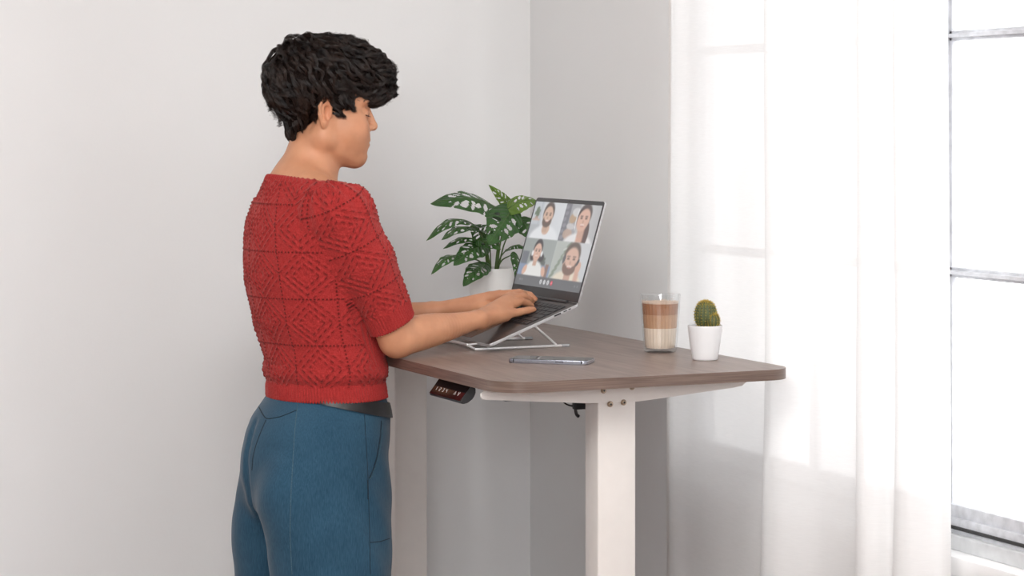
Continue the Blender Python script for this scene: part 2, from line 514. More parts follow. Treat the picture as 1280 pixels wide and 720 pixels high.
def stroke(bm, pts, wd=0.05):
    """pts in handset face coordinates (u along, w up), strokes as thin raised strips"""
    for a, b_ in zip(pts[:-1], pts[1:]):
        A, B = face_pt(a[0], a[1], 0.0016), face_pt(b_[0], b_[1], 0.0016)
        t = (B - A).normalized(); s = fn.cross(t).normalized() * 0.00065
        A2, B2 = A - t * 0.0004, B + t * 0.0004
        top = [A2 - s, B2 - s, B2 + s, A2 + s]
        va = [bm.verts.new(p + fn * 0.0002) for p in top]; vb = [bm.verts.new(p - fn * 0.0004) for p in top]
        bm.faces.new(va)
        for i in range(4): bm.faces.new((va[i], vb[i], vb[(i + 1) % 4], va[(i + 1) % 4]))
digits = {'1': [(0.5, 0), (0.5, 1), (0.2, 0.75)], '2': [(0, 1), (1, 1), (1, 0.5), (0, 0.5), (0, 0), (1, 0)], '3': [(0, 1), (1, 1), (1, 0.5), (0.2, 0.5), (1, 0.5), (1, 0), (0, 0)],
          '4': [(0, 1), (0, 0.5), (1, 0.5), (1, 1), (1, 0)]}
for k, ch in enumerate('1234'):
    bm = bmesh.new()
    stroke(bm, [(0.13 + k * 0.105 + 0.028 * x, 0.27 + 0.17 * y) for x, y in digits[ch]])
    obj('preset_number', bm, M_mark, ctl)
for k, sg in ((0, 1), (1, -1)):
    bm = bmesh.new(); u0 = 0.70 + 0.11 * k
    stroke(bm, [(u0, 0.36 - 0.09 * sg), (u0 + 0.022, 0.36 + 0.09 * sg), (u0 + 0.044, 0.36 - 0.09 * sg)])
    obj('arrow_mark', bm, M_mark, ctl)
# plug at the handset, cable and clip under the top
bm = bmesh.new(); add_box(bm, (1.862, 4.205, 0.958), (1.885, 4.222, 0.972), 0.002); obj('cable_plug', bm, M_black, ctl)
bm = bmesh.new()
p0, p1 = V(634, 501, 4.30), V(634, 497, 4.30)
add_box(bm, (p0.x - 0.010, 4.29, p0.z), (p0.x + 0.016, 4.31, DZ - TH - 0.0005), 0.003); obj('cable_clip', bm, M_black, desk)
bm = bmesh.new()
pts = [V(700, 494, 4.26), V(704, 503, 4.26), V(710, 506.5, 4.26), V(718, 508, 4.26), V(726, 508.5, 4.26), V(731, 508.5, 4.26)]
pn, _ = spline([tuple(p) for p in pts], 24)
add_tube(bm, pn, 0.0017, 8); obj('control_cable', bm, M_black, desk, smooth=True)
bm = bmesh.new()
pts = [V(719, 505, 4.255), V(719.5, 513, 4.255), V(720.5, 519, 4.255), V(723.5, 520.5, 4.255)]
pn, _ = spline([tuple(p) for p in pts], 14)
add_tube(bm, pn, 0.0036, 8)
a = V(719, 508, 4.255)
add_box(bm, (a.x - 0.004, 4.245, a.z - 0.006), (a.x + 0.022, 4.262, a.z + 0.010), 0.002)
obj('cable_hook', bm, M_black, desk, smooth=True, sharp=40)

# ============================================================ laptop stand
ST = empty('laptop_stand', (2.13, 4.72, DZ), 'folding silver wire stand holding up the laptop', 'laptop stand')
M_alu = mat('brushed_silver_aluminium', (0.82, 0.82, 0.82), 0.32, 0.7, noise=(200, 0.05))
TILT = R_(20.75)
LX, LZ, LYR, LW, LD = 2.030, 1.0185, 4.58, 0.357, 0.2305   # laptop front lower edge, right side y, width, depth
ct_, st_ = math.cos(TILT), math.sin(TILT)
BT = 0.0065                                                # base thickness


def LP(u, v, w=0.0):
    """point on the laptop base: u back from the front edge, v from the right side, w above the deck"""
    return Vector((LX + u * ct_ - w * st_, LYR + v, LZ + u * st_ + w * ct_))


def bar(name, a, b_, wdt=0.0075, hgt=0.0055, par=None, side=Vector((0, 1, 0))):
    a, b_ = Vector(a), Vector(b_)
    t = (b_ - a).normalized(); s = side.normalized(); u = t.cross(s).normalized(); s = u.cross(t)
    M = Matrix(((t.x, s.x, u.x, a.x), (t.y, s.y, u.y, a.y), (t.z, s.z, u.z, a.z), (0, 0, 0, 1)))
    bm = bmesh.new()
    add_box(bm, (0, -wdt / 2, -hgt / 2), ((b_ - a).length, wdt / 2, hgt / 2), 0.0015, 2, M)
    return obj(name, bm, M_alu, par or ST, smooth=True, sharp=40)


for y in (4.640, 4.835):
    z = DZ + 0.0031
    bb = bar('base_bar', (2.022, y, z), (2.250, y, z))
    bm = bmesh.new(); add_box(bm, (2.232, y - 0.0042, DZ + 0.0002), (2.252, y + 0.0042, DZ + 0.0066), 0.0015); obj('rubber_foot', bm, mat('grey_rubber', (0.35, 0.35, 0.36), 0.6, noise=(100, 0.1)), bb)
    u1 = 0.135
    lip_p = Vector((2.003, y, 1.0135))
    top = LP(u1, y - LYR, -BT - 0.0030)
    bar('strut', (2.224, y + (0.0085 if y < 4.7 else -0.0085), z + 0.001), top + Vector((0, 0.0085 if y < 4.7 else -0.0085, 0)), 0.006, 0.005)
    bar('support_arm', LP(0.014, y - LYR, -BT - 0.0032), LP(0.17, y - LYR, -BT - 0.0032), 0.0085, 0.005)
    bar('front_link', (2.0225, y, z + 0.0012), lip_p, 0.0065, 0.005)
    bar('lip', lip_p, LP(-0.0035, y - LYR, -0.002), 0.008, 0.004)
bar('crossbar', (2.003, 4.632, 1.0140), (2.003, 4.843, 1.0140), 0.006, 0.005, side=Vector((0, 0, 1)))
bm = bmesh.new(); c = Vector((2.055, 4.640, DZ + 0.0062)); add_tube(bm, [c, c + Vector((0, 0, 0.006))], 0.0032, 12); obj('pivot_pin', bm, M_alu, ST, smooth=True, sharp=40)

# ============================================================ laptop
LB = empty('laptop', LP(LD / 2, LW / 2, -BT), 'open grey laptop on a tilted stand showing a four-person video call', 'laptop')
ML = Matrix(((ct_, 0, -st_, LX), (0, 1, 0, LYR), (st_, 0, ct_, LZ), (0, 0, 0, 1)))   # (u, v, w) to world
M_deck = mat('dark_grey_laptop_deck', (0.105, 0.092, 0.088), 0.32, 0.55, noise=(300, 0.05))
M_shell = mat('silver_laptop_shell', (0.56, 0.56, 0.57), 0.38, 0.6, noise=(300, 0.04))
M_bezel = mat('dark_grey_bezel', (0.042, 0.042, 0.045), 0.4, noise=(80, 0.06))
M_key = mat('black_key_caps', (0.016, 0.016, 0.018), 0.45, noise=(90, 0.12))
bm = bmesh.new(); add_prism(bm, round_rect(0, 0, LD, LW, 0.010, 6), -BT, 0.0, ML, bev=0.0012)
base = obj('base', bm, [M_shell, M_deck], LB, smooth=True, sharp=35)
nrm = Vector((-st_, 0, ct_))
for p in base.data.polygons:
    if p.normal.dot(nrm) > 0.9: p.material_index = 1
bm = bmesh.new()
ku0, ku1, kv0, kv1 = 0.106, 0.208, 0.020, LW - 0.020
add_box(bm, (ku0 - 0.003, kv0 - 0.003, -0.0003), (ku1 + 0.003, kv1 + 0.003, 0.0003), 0.0002, 1, ML)
nr = 6
ph = (ku1 - ku0) / nr
for r in range(nr):
    u = ku1 - (r + 1) * ph
    if r == 5: cols = [1, 1, 1, 1.3, 5, 1.3, 1, 1, 1, 1, 1]
    else: cols = {0: [1] * 15, 1: [1] * 13 + [2], 2: [1.5] + [1] * 12 + [1.5], 3: [1.8] + [1] * 11 + [2.2], 4: [2.3] + [1] * 10 + [2.7]}[r]
    tot = sum(cols); x = 0
    for cw in cols:
        va, vb = kv1 - (kv1 - kv0) * x / tot, kv1 - (kv1 - kv0) * (x + cw) / tot
        add_box(bm, (u + 0.0012, vb + 0.0011, 0.0002), (u + ph - 0.0012, va - 0.0011, 0.0016), 0.0005, 1, ML)
        x += cw
obj('keyboard', bm, M_key, LB)
bm = bmesh.new(); add_prism(bm, round_rect(0.012, LW / 2 - 0.055, 0.092, LW / 2 + 0.055, 0.003, 3), -0.0003, 0.0003, ML)
obj('touchpad', bm, mat('touchpad_grey', (0.085, 0.075, 0.072), 0.25, 0.4, noise=(200, 0.03)), LB)
for u0, u1, w0, w1, nm in ((0.166, 0.183, -0.0048, -0.0016, 'usb_port'), (0.190, 0.199, -0.0042, -0.0020, 'card_slot'), (0.203, 0.209, -0.0042, -0.0020, 'charging_port')):
    bm = bmesh.new(); add_box(bm, (u0, -0.0004, w0), (u1, 0.004, w1), 0.0003, 1, ML); obj(nm, bm, M_black, LB)
bm = bmesh.new(); add_tube(bm, [LP(LD - 0.004, 0.05, 0.001), LP(LD - 0.004, LW - 0.05, 0.001)], 0.0040, 16); obj('hinge', bm, M_bezel, LB, smooth=True, sharp=40)
# the lid
SA = R_(73.1)
hx, hz = LX + (LD - 0.002) * ct_, LZ + (LD - 0.002) * st_ + 0.002
LH = 0.2315
MS = Matrix(((0, math.cos(SA), -math.sin(SA), hx), (-1, 0, 0, LYR + LW), (0, math.sin(SA), math.cos(SA), hz), (0, 0, 0, 1)))  # (s from far side, t up, n towards the user)
bm = bmesh.new(); add_prism(bm, round_rect(0, 0, LW, LH, (0.008, 0.008, 0.002, 0.002), 6), -0.0045, 0.0, MS, bev=0.001)
lid = obj('lid', bm, [M_shell, M_bezel], LB, smooth=True, sharp=35)
nl = Vector((-math.sin(SA), 0, math.cos(SA)))
for p in lid.data.polygons:
    if p.normal.dot(nl) > 0.9: p.material_index = 1
bm = bmesh.new(); add_tube(bm, [(MS @ Vector((LW / 2, LH - 0.0045, -0.0005))), (MS @ Vector((LW / 2, LH - 0.0045, 0.0004)))], 0.0016, 12); obj('webcam', bm, M_black, lid, smooth=True, sharp=40)

# picture on the screen: four callers, painted as cell colours on a flat panel
NW, NH = 190, 132
uu, vv = np.meshgrid((np.arange(NW) + .5) / NW, (np.arange(NH) + .5) / NH)   # v down
img = np.zeros((NH, NW, 3)) + np.array((0.38, 0.385, 0.40))
def sc(*c): return np.array(c) / 255.0
def blob(img, m, col, a=1.0): img[:] = img * (1 - a * m[..., None]) + np.array(col) * a * m[..., None]
def ell(x, y, rx, ry, rot=0.0, soft=0.18, X=None, Y=None):
    c, s = math.cos(rot), math.sin(rot)
    dx, dy = X - x, Y - y
    d = np.sqrt(((dx * c + dy * s) / rx) ** 2 + ((-dx * s + dy * c) / ry) ** 2)
    return np.clip((1 - d) / soft + 0.5, 0, 1)
def rec(x0, y0, x1, y1, X, Y, soft=0.02):
    return np.clip((X - x0) / soft + .5, 0, 1) * np.clip((x1 - X) / soft + .5, 0, 1) * np.clip((Y - y0) / soft + .5, 0, 1) * np.clip((y1 - Y) / soft + .5, 0, 1)
def tile(u0, v0, u1, v1, fn):
    i0, i1, j0, j1 = round(v0 * NH), round(v1 * NH), round(u0 * NW), round(u1 * NW)
    sub = img[i0:i1, j0:j1]
    X, Y = (uu[i0:i1, j0:j1] - u0) / (u1 - u0), (vv[i0:i1, j0:j1] - v0) / (v1 - v0)
    fn(sub, X, Y)
def person_face(s, X, Y, x, y, rx, ry, skin, hair, beard=None, rot=0.0, hairy=1.0):
    blob(s, ell(x, y - ry * .22 * hairy, rx * 1.13, ry * .98, rot, X=X, Y=Y), hair)
    blob(s, rec(x - rx * .45, y + ry * .5, x + rx * .45, y + ry * 1.45, X, Y), np.array(skin) * .92)
    blob(s, ell(x, y + ry * .08, rx, ry * .9, rot, X=X, Y=Y), skin)
    if beard is not None:
        blob(s, ell(x, y + ry * .52, rx * .95, ry * .52, rot, X=X, Y=Y), beard)
        blob(s, ell(x, y + ry * .22, rx * .72, ry * .28, rot, X=X, Y=Y), skin)
    for sx in (-1, 1):
        blob(s, ell(x + sx * rx * .40, y - ry * .04, rx * .20, ry * .06, 0, X=X, Y=Y), np.array(hair) * .8, .8)
        blob(s, ell(x + sx * rx * .40, y - ry * .20, rx * .26, ry * .05, 0, X=X, Y=Y), np.array(hair), .7)
    blob(s, ell(x, y + ry * .22, rx * .15, ry * .12, 0, X=X, Y=Y), np.array(skin) * .86, .8)
    blob(s, ell(x, y + ry * .47, rx * .36, ry * .09, 0, X=X, Y=Y), sc(236, 218, 210), .85)
    blob(s, ell(x, y + ry * .55, rx * .32, ry * .05, 0, X=X, Y=Y), sc(170, 105, 95), .6)
def t1(s, X, Y):
    s[:] = sc(206, 209, 213) + (X[..., None] - .5) * 0.04
    blob(s, rec(-.1, -.1, .30, 1.1, X, Y), sc(188, 193, 199))
    blob(s, rec(.22, -.1, .25, 1.1, X, Y), sc(170, 176, 184))
    blob(s, rec(-.1, .62, .3, 1.1, X, Y), sc(172, 176, 180))
    for dx, dy in ((.13, .2), (.17, .27), (.10, .30), (.16, .36)): blob(s, ell(dx, dy, .045, .07, .4, X=X, Y=Y), sc(92, 108, 86), .9)
    blob(s, rec(.09, .40, .19, .47, X, Y), sc(170, 140, 128)); blob(s, rec(.02, .47, .26, .51, X, Y), sc(196, 160, 146))
    blob(s, ell(.52, 1.05, .46, .42, 0, X=X, Y=Y), sc(226, 228, 231))
    blob(s, ell(.52, .72, .12, .16, 0, X=X, Y=Y), sc(206, 172, 152))
    person_face(s, X, Y, .50, .36, .15, .31, sc(208, 172, 150), sc(74, 62, 58), sc(96, 78, 70))
def t2(s, X, Y):
    s[:] = sc(186, 187, 188)
    blob(s, rec(-.1, -.1, .42, 1.1, X, Y), sc(158, 158, 162)); blob(s, rec(-.1, -.1, .16, 1.1, X, Y), sc(112, 112, 120))
    for a in range(6): blob(s, ell(.04 + .03 * (a % 2), .1 + .16 * a, .05, .06, .5, X=X, Y=Y), sc(142, 142, 150), .8)
    blob(s, ell(.28, .38, .10, .14, .2, X=X, Y=Y), sc(182, 150, 118), .9); blob(s, ell(.22, .80, .13, .14, .2, X=X, Y=Y), sc(186, 158, 142), .9)
    blob(s, ell(.36, .22, .14, .12, .3, X=X, Y=Y), sc(206, 205, 206), .9); blob(s, ell(.26, .60, .12, .08, .2, X=X, Y=Y), sc(206, 202, 202), .8)
    blob(s, rec(.85, -.1, 1.1, 1.1, X, Y, .2), sc(178, 178, 180))
    blob(s, ell(.56, 1.12, .42, .36, 0, X=X, Y=Y), sc(228, 226, 226))
    blob(s, ell(.72, .78, .09, .34, 0, X=X, Y=Y), sc(84, 66, 64))
    blob(s, rec(.50, .6, .68, 1.0, X, Y, .05), sc(206, 158, 138))
    person_face(s, X, Y, .58, .38, .17, .34, sc(216, 172, 152), sc(70, 58, 58), rot=.12)
    for t in np.linspace(0, 1, 12): blob(s, ell(.40 - .02 * math.sin(3 * t), .16 + .5 * t, .014, .04, 0, X=X, Y=Y), sc(232, 232, 234), .8)
def t3(s, X, Y):
    s[:] = sc(150, 156, 154) + (X[..., None] - .5) * .03
    blob(s, rec(.02, .36, .22, .74, X, Y), sc(104, 108, 116)); blob(s, rec(-.1, .70, 1.1, 1.1, X, Y), sc(128, 144, 172))
    blob(s, rec(.84, .66, .94, 1.1, X, Y), sc(138, 112, 104)); blob(s, rec(.64, .58, .80, .70, X, Y), sc(96, 100, 100))
    for dx, dy in ((.68, .5), (.74, .54), (.7, .6)): blob(s, ell(dx, dy, .04, .06, .5, X=X, Y=Y), sc(88, 96, 88), .9)
    blob(s, ell(.50, .50, .22, .16, 0, X=X, Y=Y), sc(62, 58, 62))
    blob(s, ell(.48, .98, .29, .40, 0, X=X, Y=Y), sc(228, 227, 224))
    for x in (.20, .80): blob(s, ell(x, .86, .06, .14, .25 if x < .5 else -.25, X=X, Y=Y), sc(214, 170, 148))
    person_face(s, X, Y, .47, .34, .125, .27, sc(216, 174, 154), sc(62, 58, 62), hairy=1.15)
    for x in (.33, .62): blob(s, ell(x, .40, .03, .08, 0, X=X, Y=Y), sc(228, 228, 230))
def t4(s, X, Y):
    s[:] = sc(200, 202, 205)
    blob(s, rec(-.1, -.1, .44, 1.1, X, Y, .3), sc(176, 181, 176))
    for a in range(7): blob(s, ell(.08 + .05 * a, .92 - .14 * a, .10, .035, -.9, X=X, Y=Y), sc(118, 130, 112), .75)
    for a in range(5): blob(s, ell(.30 + .03 * a, .20 + .15 * a, .07, .025, -.5, X=X, Y=Y), sc(206, 210, 204), .8)
    blob(s, ell(.52, 1.16, .44, .42, 0, X=X, Y=Y), sc(226, 214, 194))
    person_face(s, X, Y, .53, .46, .20, .40, sc(212, 172, 154), sc(98, 84, 78), sc(120, 94, 84), rot=.08)
    blob(s, ell(.335, .46, .035, .12, .1, X=X, Y=Y), sc(82, 84, 90))
    blob(s, ell(.78, .66, .07, .17, .1, X=X, Y=Y), sc(212, 168, 148)); blob(s, ell(.735, .52, .03, .10, .3, X=X, Y=Y), sc(76, 76, 82))
    blob(s, rec(.72, .78, .84, 1.05, X, Y, .05), sc(208, 164, 146))
tile(0, 0, .485, .44, t1); tile(.485, 0, 1, .44, t2); tile(0, .44, .485, .878, t3); tile(.485, .44, 1, .878, t4)
asp = NW / NH * LH / LW
for k, x in enumerate((.40, .455, .51, .565)):
    d = np.sqrt(((uu - x) / .0175) ** 2 + ((vv - .935) / .029) ** 2)
    blob(img, np.clip((1 - d) / .15, 0, 1), sc(236, 236, 238) if k < 3 else sc(226, 66, 84))
    d2 = np.sqrt(((uu - x) / (.006 if k < 3 else .011)) ** 2 + ((vv - .935) / (.015 if k < 3 else .006)) ** 2)
    blob(img, np.clip((1 - d2) / .3, 0, 1), sc(110, 112, 116) if k < 3 else sc(240, 190, 196))
for x in (.06, .075, .10, .905, .945): blob(img, rec(x, .925, x + .012, .945, uu, vv, .006), sc(150, 152, 156), .8)
ker_ = np.array((1, 2, 1.)) / 4
for _ in range(1):
    img = sum(ker_[j] * np.pad(img, ((1, 1), (0, 0), (0, 0)), mode='edge')[j:j + NH] for j in range(3))
    img = sum(ker_[j] * np.pad(img, ((0, 0), (1, 1), (0, 0)), mode='edge')[:, j:j + NW] for j in range(3))
img = img * .86 + .58 * .14
lin = np.where(img <= .04045, img / 12.92, ((img + .055) / 1.055) ** 2.4)
sx0, sx1, sy0, sy1 = 0.0065, LW - 0.0065, 0.022, LH - 0.0095
gx_, gy_ = np.meshgrid(np.linspace(sx0, sx1, NW + 1), np.linspace(sy1, sy0, NH + 1))
co = np.stack([gx_, gy_, np.full_like(gx_, 0.0005)], -1).reshape(-1, 3)
co = co @ np.array(MS.to_3x3()).T + np.array(MS.translation)
idx = np.arange((NH + 1) * (NW + 1)).reshape(NH + 1, NW + 1)
fq = np.stack([idx[1:, :-1], idx[1:, 1:], idx[:-1, 1:], idx[:-1, :-1]], -1).reshape(-1, 4)
me = bpy.data.meshes.new('display'); me.from_pydata(co.tolist(), [], fq.tolist())
ca = me.color_attributes.new('picture', 'FLOAT_COLOR', 'CORNER')
cc = np.repeat(np.c_[lin.reshape(-1, 3), np.ones(NH * NW)], 4, 0)
ca.data.foreach_set('color', cc.astype(np.float32).ravel())
md, nt, b, out = mat_new('lit_video_call_screen')
at = nt.nodes.new('ShaderNodeAttribute'); at.attribute_name = 'picture'
b.inputs['Base Color'].default_value = (0.02, 0.02, 0.02, 1); b.inputs['Roughness'].default_value = 0.35
nt.links.new(at.outputs['Color'], b.inputs['Emission Color']); b.inputs['Emission Strength'].default_value = 0.80
link_mesh('display', me, md, lid, smooth=False)
# ============================================================ smartphone
A, B = Vector((*[0, 0], DZ)), None
def onz(px, py, z):
    D = (CAM_H - z) * FPX / (py - HORIZON); k = (px - 640) / FPX
    return Vector((CD[0] * D + CR[0] * k * D, CD[1] * D + CR[1] * k * D, z))
a, b_ = onz(634.5, 453.6, DZ), onz(733.5, 456.6, DZ)
ph_dir = (b_ - a).normalized(); ph_len = (b_ - a).length
ph_w = 0.072
pn_ = Vector((-ph_dir.y, ph_dir.x, 0))
PM = Matrix(((ph_dir.x, pn_.x, 0, a.x), (ph_dir.y, pn_.y, 0, a.y), (0, 0, 1, DZ), (0, 0, 0, 1)))
phone = empty('smartphone', PM @ Vector((ph_len / 2, ph_w / 2, 0)), 'black smartphone with metal edge lying flat on the desk', 'phone')
M_phone = mat('blue_grey_phone_metal', (0.42, 0.44, 0.50), 0.22, 0.85, noise=(300, 0.05))
M_screen = mat('black_glass_screen', (0.010, 0.010, 0.012), 0.04, noise=(10, 0.1))
bm = bmesh.new(); add_prism(bm, round_rect(0, 0, ph_len, ph_w, 0.010, 8), 0.0004, 0.0084, PM, bev=0.0016, seg=3)
pb = obj('body', bm, M_phone, phone, smooth=True, sharp=40)
bm = bmesh.new(); add_prism(bm, round_rect(0.0012, 0.0012, ph_len - 0.0012, ph_w - 0.0012, 0.009, 8), 0.0080, 0.0090, PM, bev=0.0004, seg=1)
obj('screen', bm, M_screen, phone, smooth=True, sharp=40)
bm = bmesh.new(); add_prism(bm, round_rect(0.0002, 0.0002, ph_len - 0.0002, ph_w - 0.0002, 0.010, 8), 0.0001, 0.0018, PM)
obj('back_cover', bm, M_black, phone, smooth=True, sharp=40)
bm = bmesh.new(); add_box(bm, (ph_len * 0.60, -0.0007, 0.0038), (ph_len * 0.71, 0.002, 0.0062), 0.0006, 2, PM)
obj('side_button', bm, mat('dark_phone_button', (0.10, 0.10, 0.12), 0.3, 0.6, noise=(100, 0.1)), phone)
for u in (0.0115, ph_len - 0.0125):
    bm = bmesh.new(); add_box(bm, (u, -0.0003, 0.0016), (u + 0.0022, 0.003, 0.0080), 0.0002, 1, PM); obj('antenna_line', bm, M_black, phone)

# ============================================================ layered coffee in a ribbed glass
gc = V(825.3, 440.5, 4.448); gc.z = DZ
GL = empty('coffee_glass', gc, 'ribbed clear glass of layered milk coffee near the desk edge', 'glass')
GH, rt, rb = 0.1265, 0.0442, 0.0345
mgc = clear_glass('clear_drinking_glass', (0.985, 0.99, 0.99), 0.07, 0.03)
bm = bmesh.new()
def rad(z): return rb + (rt - rb) * (z / GH) ** 0.9
def rib(a, r, z):
    q = min(max((GH - 0.017 - z) / 0.012, 0), 1)
    return r * (1 + 0.016 * q * abs(math.cos(14 * a))) if z > 0.004 else r
out_p = [(0, 0.0), (rb - 0.004, 0.0), (rb - 0.001, 0.0015), (rad(.005), .005)] + [(rad(z), z) for z in np.linspace(0.008, GH - 0.002, 26)] + [(rt - 0.0003, GH - 0.0004), (rt - 0.0012, GH)]
in_p = [(rt - 0.0024, GH - 0.0006)] + [(rad(z) - 0.0028, z) for z in np.linspace(GH - 0.004, 0.012, 20)] + [(rb - 0.007, 0.0095), (0, 0.009)]
add_lathe(bm, out_p, gc, 168, fn=rib)
g1 = obj('glass', bm, mgc, GL, smooth=True)
bm = bmesh.new(); add_lathe(bm, in_p, gc, 84); obj('glass_inner_wall', bm, mgc, GL, smooth=True)
M_foam = mat('pale_milk_froth', (0.72, 0.55, 0.43), 0.7, noise=(500, 0.25, 3), bump=(600, 0.5, 0.002))
M_coff = mat('dark_latte_layer', (0.40, 0.185, 0.095), 0.22, noise=(60, 0.05))
M_cof2 = mat('light_latte_layer', (0.56, 0.325, 0.19), 0.22, noise=(60, 0.05))
M_milk = mat('cream_milk_layer', (0.80, 0.67, 0.55), 0.22, noise=(60, 0.03))
def layer(name, z0, z1, m, dome=0.0):
    bm = bmesh.new()
    pr = [(0, z0)] + [((rad(z) - 0.0030) if z > 0.0125 else rad(z) - 0.0045, z) for z in np.linspace(z0, z1, 8)] + [(rad(z1) - 0.012, z1 + dome), (0, z1 + dome)]
    add_lathe(bm, pr, gc, 168, fn=lambda a, r, z: r * (1 - 0.030 * abs(math.sin(14 * a)) ** 0.7) if r > 0.02 else r); return obj(name, bm, m, GL, smooth=True, sharp=60)
layer('milk_layer', 0.0098, 0.0530, M_milk)
layer('latte_layer', 0.0531, 0.0820, M_cof2)
layer('coffee_layer', 0.0821, 0.1060, M_coff)
layer('froth', 0.1061, 0.1090, M_foam, 0.001)
bm = bmesh.new()
for k in range(90):       # bubbles clinging above the froth
    an = RNG.uniform(0, 2 * math.pi); z = 0.1085 + abs(RNG.normal(0, 0.0022)); rr = rad(z) - 0.0036
    bmesh.ops.create_icosphere(bm, subdivisions=1, radius=RNG.uniform(0.0006, 0.0013), matrix=Matrix.Translation((gc.x + rr * math.cos(an), gc.y + rr * math.sin(an), gc.z + z)))
obj('bubbles', bm, M_foam, GL, smooth=True)

# ============================================================ cactus in a white pot
pc = V(881.3, 449.5, 4.262); pc.z = DZ
CP_ = empty('potted_cactus', pc, 'small yellow-tipped ball cactus with a pup in a white pot', 'cactus')
M_pot = mat('white_glazed_ceramic', (0.82, 0.82, 0.83), 0.35, noise=(20, 0.01))
M_soil = mat('dark_potting_soil', (0.055, 0.036, 0.026), 0.9, noise=(300, 0.5, 5), bump=(300, 1.0, 0.004))
PH, prt, prb = 0.0725, 0.0368, 0.0262
def pot_prof(H, rt, rb, th, foot):
    r = lambda z: rb + (rt - rb) * (z / H) ** 0.85
    o = [(0, foot), (rb - 0.004, foot), (rb - 0.002, 0.0), (rb, 0.0012)] + [(r(z), z) for z in np.linspace(0.004, H - 0.0015, 14)] + [(rt - 0.0006, H), (rt - th + 0.0006, H)]
    i = [(r(z) - th, z) for z in np.linspace(H - 0.0015, H - 0.016, 5)] + [(0, H - 0.016)]
    return o + i
bm = bmesh.new(); add_lathe(bm, pot_prof(PH, prt, prb, 0.0032, 0.002), pc, 72); obj('pot', bm, M_pot, CP_, smooth=True, sharp=50)
bm = bmesh.new(); add_lathe(bm, [(0, PH - 0.005), (prt * .5, PH - 0.0045), (prt - 0.0034, PH - 0.0065)], pc, 48); obj('soil', bm, M_soil, CP_, smooth=True)
M_cact = mat('green_cactus_skin', (0.075, 0.095, 0.032), 0.6, noise=(120, 0.25))
M_spine = mat('yellow_cactus_spines', (0.62, 0.47, 0.10), 0.6, noise=(200, 0.2))
add_translucent(M_spine, (0.75, 0.55, 0.10), 0.3)
def cactus(name, c, rx, hz_, nrib):
    bm = bmesh.new()
    pr = [(rx * math.sin(t) ** (0.8 if t > 1.6 else 0.9), -hz_ * math.cos(t)) for t in np.linspace(0.35, math.pi - 0.001, 26)]
    pr = [(0 if i == len(pr) - 1 else r, z) for i, (r, z) in enumerate(pr)]
    ribf = lambda a, r, z: r * (1 + 0.075 * (abs(math.cos(nrib * a / 2)) - 0.5))
    add_lathe(bm, pr, c, nrib * 8, fn=ribf)
    body = obj(name, bm, M_cact, CP_, smooth=True)
    bm = bmesh.new()
    for k in range(nrib):
        a = 2 * math.pi * k / nrib
        for t in np.linspace(0.62, math.pi - 0.12, 13):
            r = rx * math.sin(t) ** (0.8 if t > 1.6 else 0.9) * 1.035; z = -hz_ * math.cos(t)
            p = Vector((c[0] + r * math.cos(a), c[1] + r * math.sin(a), c[2] + z))
            n = Vector((math.cos(a) * math.sin(t), math.sin(a) * math.sin(t), -math.cos(t) * 0.9)).normalized()
            m_ = 11 if t > 2.3 else 6
            for q in range(m_):
                dv = (n * 0.6 + Vector(RNG.normal(0, 0.55, 3))).normalized()
                if dv.dot(n) < 0: dv = -dv
                L = RNG.uniform(0.0028, 0.0050) * (1.15 if t > 2.4 else 0.9)
                s = dv.orthogonal().normalized() * 0.00036; s2 = dv.cross(s).normalized() * 0.00036
                v0 = [bm.verts.new(p + s), bm.verts.new(p - s * .5 + s2), bm.verts.new(p - s * .5 - s2)]
                tip = bm.verts.new(p + dv * L)
                for i in range(3): bm.faces.new((v0[i], v0[(i + 1) % 3], tip))
    obj('spines', bm, M_spine, body)
k_ = 4.86 / FPX
cactus('cactus_ball', (pc.x + 0.001, pc.y - 0.001, DZ + PH + 0.0205), 0.0232, 0.0300, 18)
off = pc + Vector((.91 * .0155 - .41 * .0125, -.41 * .0155 - .91 * .0125, 0))
cactus('cactus_pup', (off.x, off.y, DZ + PH + 0.0100), 0.0142, 0.0155, 13)

# ============================================================ monstera
mc_ = V(614, 400, 5.285); mc_.z = DZ
MP = empty('potted_monstera', mc_, 'leafy green holed-leaf monstera in a white pot behind the laptop', 'plant')
MH, mrt, mrb = 0.1375, 0.0575, 0.046
bm = bmesh.new(); add_lathe(bm, pot_prof(MH, mrt, mrb, 0.004, 0.002), mc_, 96); obj('pot', bm, mat('white_matte_planter', (0.80, 0.79, 0.77), 0.55, noise=(20, 0.015)), MP, smooth=True, sharp=50)
bm = bmesh.new(); add_lathe(bm, [(0, MH - 0.006), (mrt * .5, MH - 0.006), (mrt - 0.0042, MH - 0.008)], mc_, 48); obj('soil', bm, M_soil, MP, smooth=True)


